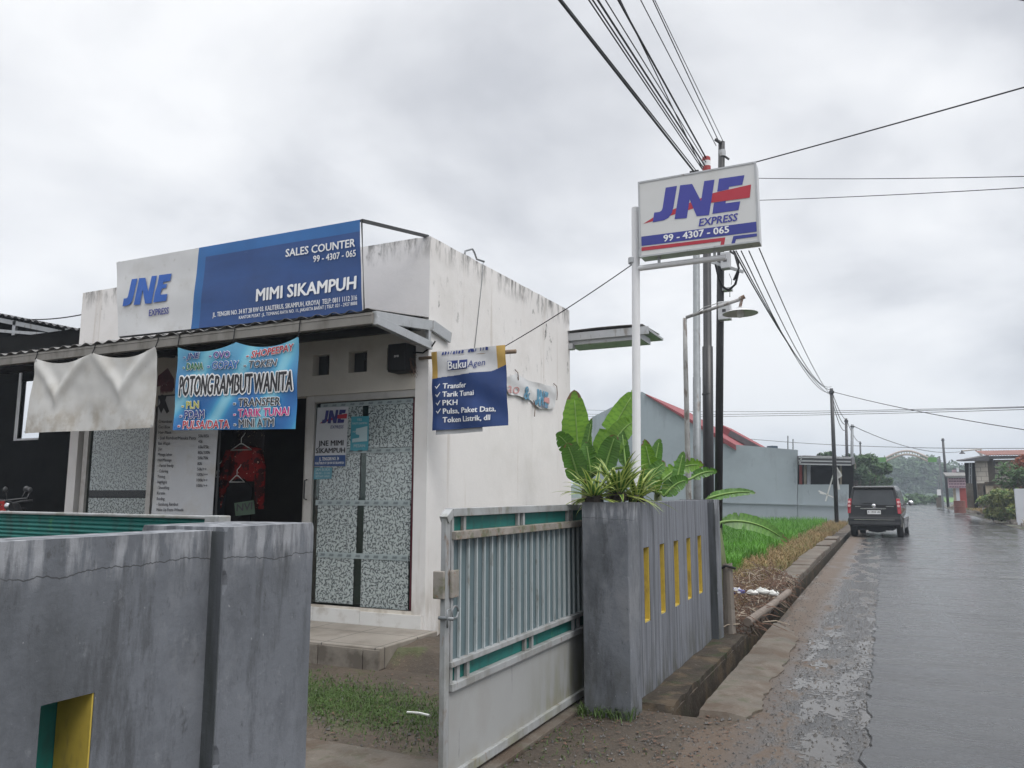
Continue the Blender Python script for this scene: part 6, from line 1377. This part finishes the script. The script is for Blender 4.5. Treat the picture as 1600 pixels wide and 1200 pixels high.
mb.bar(hp(1249, 726, YH - .34), hp(1253, 713, YH - .34), .05, .07); mb.build('awning_frame', 'steel', t)
mb = MB(); mb.bar(hp(1128, 785, YH - .03), hp(1326, 790, YH - .03), .06, .07); mb.build('wall_ledge', 'house_blue', t)
mb = MB(); a = hp(1204, 700); mb.lathe((a.x, YH + .8, a.z - .2), [(.01, 0), (.3, 0), (.3, .35), (.01, .38)], 14); mb.build('roof_tank', mat('tank_blue', (.04, .07, .10), .5, .1), t)
mb = MB()
for x0, y0 in ((1231, 681), (1239, 686)): a, b = hp(x0, 704, YH + 1), hp(x0, y0, YH + 1); mb.tube([a, b], .035, 5)
mb.build('aerial', 'grey_steel', t)
# broken banner frame hanging on the first far pole
t = thing('broken_frame', 'broken white banner frame dangling from the roadside pole by the blue house', 'frame', hp(1303, 800, 43))
mb = MB(); Q = lambda x, y, o=0: at_y(x, y, 42.6) + Vector((0, o, 0))
for a, b in (((1302, 742), (1290, 783)), ((1279, 767), (1302, 777)), ((1307, 730), (1315, 743)), ((1307, 730), (1304, 746)), ((1315, 743), (1308, 748)), ((1308, 748), (1311, 765)), ((1281, 770), (1288, 772))): mb.bar(Q(*a), Q(*b), .10, .06)
mb.build('struts', 'litter_white', t)
mb = MB(); mb.add([Q(1308, 733, .02), Q(1314, 743, .02), Q(1306, 748, .02)], [(0, 1, 2)]); mb.build('cloth_scrap', 'litter_white', t, solid=.02)

# ------------------------------------------------------------------ far poles, arch and lamp
def farpole(label, x0, y0, x1, X=None, Y=None, r=.075, m='black_paint', zb=0):
    b = at_y(x1, 800, Y); tp_ = at_y(x0, y0, Y); t = thing('utility_pole', label, 'pole', (b.x, Y, zb), 'utility poles along the road')
    mb = MB(); mb.tube([(b.x, Y, zb), (b.x * .5 + tp_.x * .5, Y, (tp_.z + zb) / 2), (tp_.x, Y, tp_.z)], [r, r, r * .8], 10); mb.build('shaft', m, t, smooth=True)
    mb = MB(); mb.lathe((tp_.x, Y, tp_.z - .25), [(r * 1.25, 0), (r * 1.25, .12)], 10); mb.build('band', 'dark_metal', t); return tp_
k1 = farpole('black pole standing in the grass verge just left of the car', 1299, 607, 1306.5, Y=42.5, r=.10)
k2 = farpole('dark pole immediately left of the car, behind the front one', 1322, 654, 1325, Y=62, r=.11)
k3 = farpole('grey pole immediately right of the pair left of the car', 1331.5, 663, 1330.5, Y=70, r=.13, m='grey_steel')
k4 = farpole('short dark pole against the trees above the car', 1344, 690, 1347, Y=95, r=.10)
k5 = farpole('tilted dark pole on the right side of the road by the kiosk', 1473, 685, 1482.3, Y=98, r=.14, zb=.1)
YA = 88.0; A_ = lambda x, y: at_y(x, y, YA)
t = thing('gateway_arch', 'green arched gateway spanning the road far away', 'arch', (A_(1419, 780).x, YA, 0))
for x0, x1 in ((1370.5, 1384), (1450, 1463)):
    a, b = A_(x0, 722), A_(x1, 714.5); mb = MB(); mb.box(a.x, b.x, YA - .15, YA + .15, a.z, b.z); mb.build('box_panel', 'arch_green', t)
for x in (1370, 1467.5):
    a = A_(x, 713); mb = MB(); mb.box(a.x - .09, a.x + .09, YA - .1, YA + .1, 0, a.z); mb.build('post', 'dark_metal' if x < 1400 else 'grey_steel', t)
mb = MB(); bz = lambda y0, h: [A_(1383.5 + 67 * i / 16, y0 - h * math.sin(math.pi * i / 16)) for i in range(17)]
o1, o2 = bz(715.5, 11), bz(721, 11); mb.tube(o1, .10, 6); mb.tube(o2, .10, 6); mb.build('arch_ribs', mat('arch_rust', (.42, .37, .34), .7, .15), t)
mb = MB()
for i in range(1, 16): mb.bar(o1[i], o2[i], .05, .05)
mb.build('arch_lattice', 'arch_green', t)
mb = MB(); mb.bar(A_(1463, 716), A_(1468, 713), .08, .08); mb.build('tie', 'arch_green', t)
YL = 66.0; t = thing('street_lamp', 'far street lamp with a flat shade on a braced arm by the block house', 'lamp', (at_y(1535, 780, YL).x, YL, .1))
L_ = lambda x, y: at_y(x, y, YL)
mb = MB(); e_ = L_(1535, 780); mb.tube([(e_.x, YL, .1), L_(1535, 720), L_(1532.5, 701)], .08, 6); mb.build('post', 'alu', t)
mb = MB(); mb.tube([L_(1532.5, 702), L_(1523, 702.5), L_(1503, 704.5)], .055, 6); mb.tube([L_(1524, 703), L_(1534, 712)], .045, 6); mb.build('arm', 'alu', t)
mb = MB(); mb.lathe(L_(1503.5, 708.5), [(0, .25), (.06, .22), (.1, .08), (.2, .0), (.19, -.02), (0, -.01)], 14); mb.build('shade', 'dark_metal', t, smooth=True)

# ------------------------------------------------------------------ right hand side
Zr = lambda x, y: (1440 + x / 7.5, 660 + y / 7.5)
YB2 = 60.0; rp = lambda x, y, Y=YB2: at_y(*Zr(x, y), Y)
t = thing('block_house', 'unplastered block house with a rusty roof behind the capped wall', 'house', (rp(900, 900).x, YB2, .1))
def rect(par, name, m, x0, y0, x1, y1, Y, d, zmin=.1):
    a, b = rp(x0, y1, Y), rp(x1, y0, Y); mb = MB(); mb.box(a.x, b.x, Y, Y + d, max(zmin, a.z), b.z); return mb.build(name, m, par)
rect(t, 'front_wall', 'block', 842, 425, 1700, 1000, YB2, .2); rect(t, 'pier', 'block', 676, 450, 768, 1000, YB2 - .6, .5); rect(t, 'pier', 'concrete', 770, 425, 840, 1000, YB2 - .2, .3)
rect(t, 'passage_wall', 'shade_black', 545, 470, 675, 1000, YB2 + 1.5, .2); 
rect(t, 'fascia', 'dark_roof', 760, 378, 1700, 430, YB2 - .9, .15)
mb = MB(); a, b = rp(750, 375, YB2 - 1), rp(1700, 330, YB2 - 1); mb.grid(lambda u, v: (a.x + (b.x - a.x) * u, YB2 - 1 + 6 * v, a.z - .05 + .55 * v + .03 * math.sin(u * 180)), 200, 2); mb.build('roof', 'roof_rust', t, solid=.03)
mb = MB(); a, b = rp(485, 458, YB2 - 1.2), rp(790, 385, YB2 - 1.2); mb.prism([(a.x, YB2 - 1.2, a.z), (b.x, YB2 - 1.2, b.z - .35), (b.x, YB2 - 1.2, b.z), (a.x, YB2 - 1.2, a.z + .1)], (0, 5, .2)); mb.build('lean_to_roof', 'dark_roof', t)
mb = MB()
for x in (560, 585): mb.bar(rp(x, 470, YB2 - .9), rp(x, 720, YB2 - .9), .07, .07, up=(0, 1, 0))
for y in (530, 620): mb.bar(rp(555, y, YB2 - .9), rp(590, y, YB2 - .9), .06, .06)
mb.build('lattice', 'grey_steel', t)
mb = MB()
for y in (475, 540, 600, 655): mb.bar(rp(845, y, YB2 - .08), rp(945, y, YB2 - .08), .08, .05)
mb.bar(rp(850, 440, YB2 - .08), rp(850, 690, YB2 - .08), .08, .06, up=(0, 1, 0)); mb.build('wall_frame', 'dark_metal', t)
YV = 54.0; t = thing('capped_wall', 'cream panelled garden wall with a dark cap behind the yellow bushes', 'wall', (rp(850, 900, YV).x, YV, .1))
rect(t, 'panel', 'cream_wall', 745, 740, 1120, 1000, YV, .15); rect(t, 'cap', 'dark_concrete', 745, 695, 1125, 738, YV - .05, .25)
for x in (865, 985, 1060): rect(t, 'post', mat('brown_post', (.13, .09, .06), .8, .1) if x == 865 else bpy.data.materials['brown_post'], x, 739, x + 32, 1000, YV - .06, .2)
rect(t, 'grey_panel', 'concrete', 672, 712, 744, 1000, YV, .15); rect(t, 'grey_panel', 'concrete', 540, 715, 598, 1000, YV + .5, .15); rect(t, 'red_cap', 'roof_rust', 1112, 700, 1700, 770, YV - .1, .3)
t = tag(rect(None, 'end_wall', 'pale_wall', 1128, 775, 1700, 1200, 44.5, .3, 0), 'plain pale grey wall at the right edge of the picture', 'wall')
YK = 78.0; t = thing('roadside_kiosk', 'small red kiosk with a pale painted signboard under its eave', 'kiosk', (rp(430, 900, YK).x, YK, .1))
rect(t, 'red_wall', 'red_wall', 440, 760, 546, 1000, YK, .3); rect(t, 'post', 'cream_wall', 385, 760, 412, 1000, YK - .2, .2); rect(t, 'post', 'pale_wall', 418, 760, 440, 1000, YK - .3, .2)
sg = rect(t, 'signboard', 'pink_sign', 312, 645, 536, 770, YK - .5, .08)
mb = MB(); S = Sheet('y', YK - .5)
rn = random.Random(3)
for y in (660, 690, 722, 756):
    x = 322
    while x < 520:
        w_ = rn.uniform(14, 34); S.polypx(mb, [Zr(x, y - 7), Zr(x, y + 7), Zr(min(x + w_, 528), y + 6), Zr(min(x + w_, 528), y - 8)], 0, .01); x += w_ + 6
mb.build('lettering_rows', [mat('sign_mauve', (.13, .06, .10), .6, .1)], sg)
mb = MB(); a, b = rp(285, 640, YK - .8), rp(548, 640, YK - .8); c = rp(400, 600, YK + 2)
mb.prism([(a.x, YK - .8, a.z), (b.x, YK - .8, b.z), (b.x, YK - .8, b.z + .12), (a.x, YK - .8, a.z + .12)], (0, 3.2, .35)); mb.build('roof', 'roof_sheet', t)
rect(t, 'attic_wall', 'pink_sign', 362, 555, 410, 612, YK + 2.6, .3); rect(t, 'attic_vent', 'pale_wall', 412, 530, 436, 580, YK + 2.4, .2)
mb = MB(); a, b = rp(405, 540, YK + 2.5), rp(536, 570, YK + 2.5); mb.prism([(a.x, YK + 2.5, a.z - .4), (b.x, YK + 2.5, b.z - .25), (b.x, YK + 2.5, b.z), (a.x, YK + 2.5, a.z)], (0, 4, .2)); mb.build('rear_roof', 'dark_roof', t)
YT = 96.0; t = thing('roadside_marker', 'small white notice box on a stand at the far right roadside', 'sign', (rp(208, 930, YT).x, YT, 0))
rect(t, 'notice_box', 'white_paint', 184, 785, 238, 855, YT, .2); rect(t, 'plinth', 'concrete', 178, 880, 250, 1000, YT - .1, .5); rect(t, 'stand', 'dark_metal', 196, 855, 230, 882, YT + .05, .1)
mb = MB()
for x in (196, 234): mb.bar(rp(x, 620, YT + .1), rp(x, 790, YT + .1), .08, .08, up=(0, 1, 0))
mb.build('uprights', 'grey_steel', t)
t = thing('oil_drum', 'rusty brown drum standing before the kiosk', 'drum', (rp(445, 960, 70).x, 70, .1)); c = t.location
mb = MB(); mb.lathe((c.x, c.y, .1), [(.0, 0), (.40, 0), (.42, .03), (.40, .06), (.40, .45), (.42, .48), (.40, .51), (.40, .9), (.42, .93), (.38, .94), (0, .92)], 18); mb.build('barrel', mat('drum_rust', (.17, .06, .045), .8, .2), t, smooth=False)
mb = MB(); rn = random.Random(9)
for _ in range(900):
    Y = rn.uniform(42, 100); x = rr(Y) + rn.uniform(.3, 3.2); s = rn.uniform(.05, .2); a = rn.uniform(0, 6)
    mb.box(x - s, x + s, Y - s, Y + s, .08, .10 + s * rn.uniform(.3, 1.1))
tag(mb.build('roadside_rubble', mat('rubble', (.20, .18, .16), .9, .5, 3), fix=False), 'broken stones and rubble along the right road edge', 'rubble', kind='stuff')
def rs():
    Y = 40 + 60 * random.random() ** 1.5; return (rr(Y) + U(.6, 4), Y, .08)
tag(blades('roadside_weeds', 6000, rs, .45, .05, .9, 'dry_grass'), 'weeds and dry grass along the right road edge', 'weeds', kind='stuff')

# ------------------------------------------------------------------ far cables
G = 'cables running on to the far poles'
for i, (x, y, dz, s) in enumerate(((1146, 392, 0, .55), (1150, 392, .25, .5), (1158, 392, .1, .75), (1170, 392, -.2, .75), (1186, 388, .3, .35))):
    cable('road_cable', at_y(x, y, pB.y), k1 + Vector((0, 0, -.1 - dz)), s, .011 if i else .014, 'cable falling from the sign towards the first far pole, %s' % ('leftmost and thickest', 'second from the left', 'middle one', 'second from the right', 'rightmost')[i], G)
G = 'cables between the far poles'
for i in range(3): cable('road_cable', k1 + Vector((0, 0, -.1 - .25 * i)), k2 + Vector((0, 0, -.1 - .3 * i)), .3 + .2 * i, .02, 'cable from the first far pole to the pole behind it, %s' % ('topmost', 'middle', 'lowest')[i], G)
cable('road_cable', k2, k4, .5, .025, 'thin cable sagging between the two rear far poles', G)
cable('road_cable', k1 + Vector((0, 0, -.15)), EX(k1, at_y(1640, 659, 30), 1.6), .35, .016, 'long cable from the first far pole across the sky to the right', 'cables crossing the far road')
cable('road_cable', k3 + Vector((0, 0, -.1)), at_y(1500, 706, 110), .8, .03, 'cable dropping from the grey far pole towards the arch', 'cables crossing the far road')
for i, (a, b, s) in enumerate((((890, 633), (1640, 617), .9), ((890, 641), (1640, 621), .75), ((890, 645), (1640, 625), .7))): cable('cross_cable', EX(at_y(*b, 40), at_y(*a, 66), 1.3), EX(at_y(*a, 66), at_y(*b, 40), 1.4), s * .75, .015, 'cable crossing above the blue house and car, %s of three' % ('highest', 'middle', 'lowest')[i], 'cables crossing the far road')
cable('cross_cable', at_y(1150, 684, 100), EX(at_y(1150, 684, 100), at_y(1640, 684, 80), 1.5), 1.0, .03, 'low cable crossing just above the gateway arch', 'cables crossing the far road')

# ------------------------------------------------------------------ moist air
m = bpy.data.materials.new('moist_air'); m.use_nodes = True; nt = m.node_tree; nt.nodes.clear()
o = N(nt, 'ShaderNodeOutputMaterial'); v = N(nt, 'ShaderNodeVolumePrincipled'); v.inputs['Color'].default_value = (.78, .88, 1, 1); v.inputs['Density'].default_value = .0014; v.inputs['Anisotropy'].default_value = .2
L(nt, v.outputs[0], o.inputs['Volume'])
M['moist_air'] = m
mb = MB(); mb.box(-710, 710, -310, 910, -1.4, 45); hzo = mb.build('haze', 'moist_air'); hzo['kind'] = 'stuff'
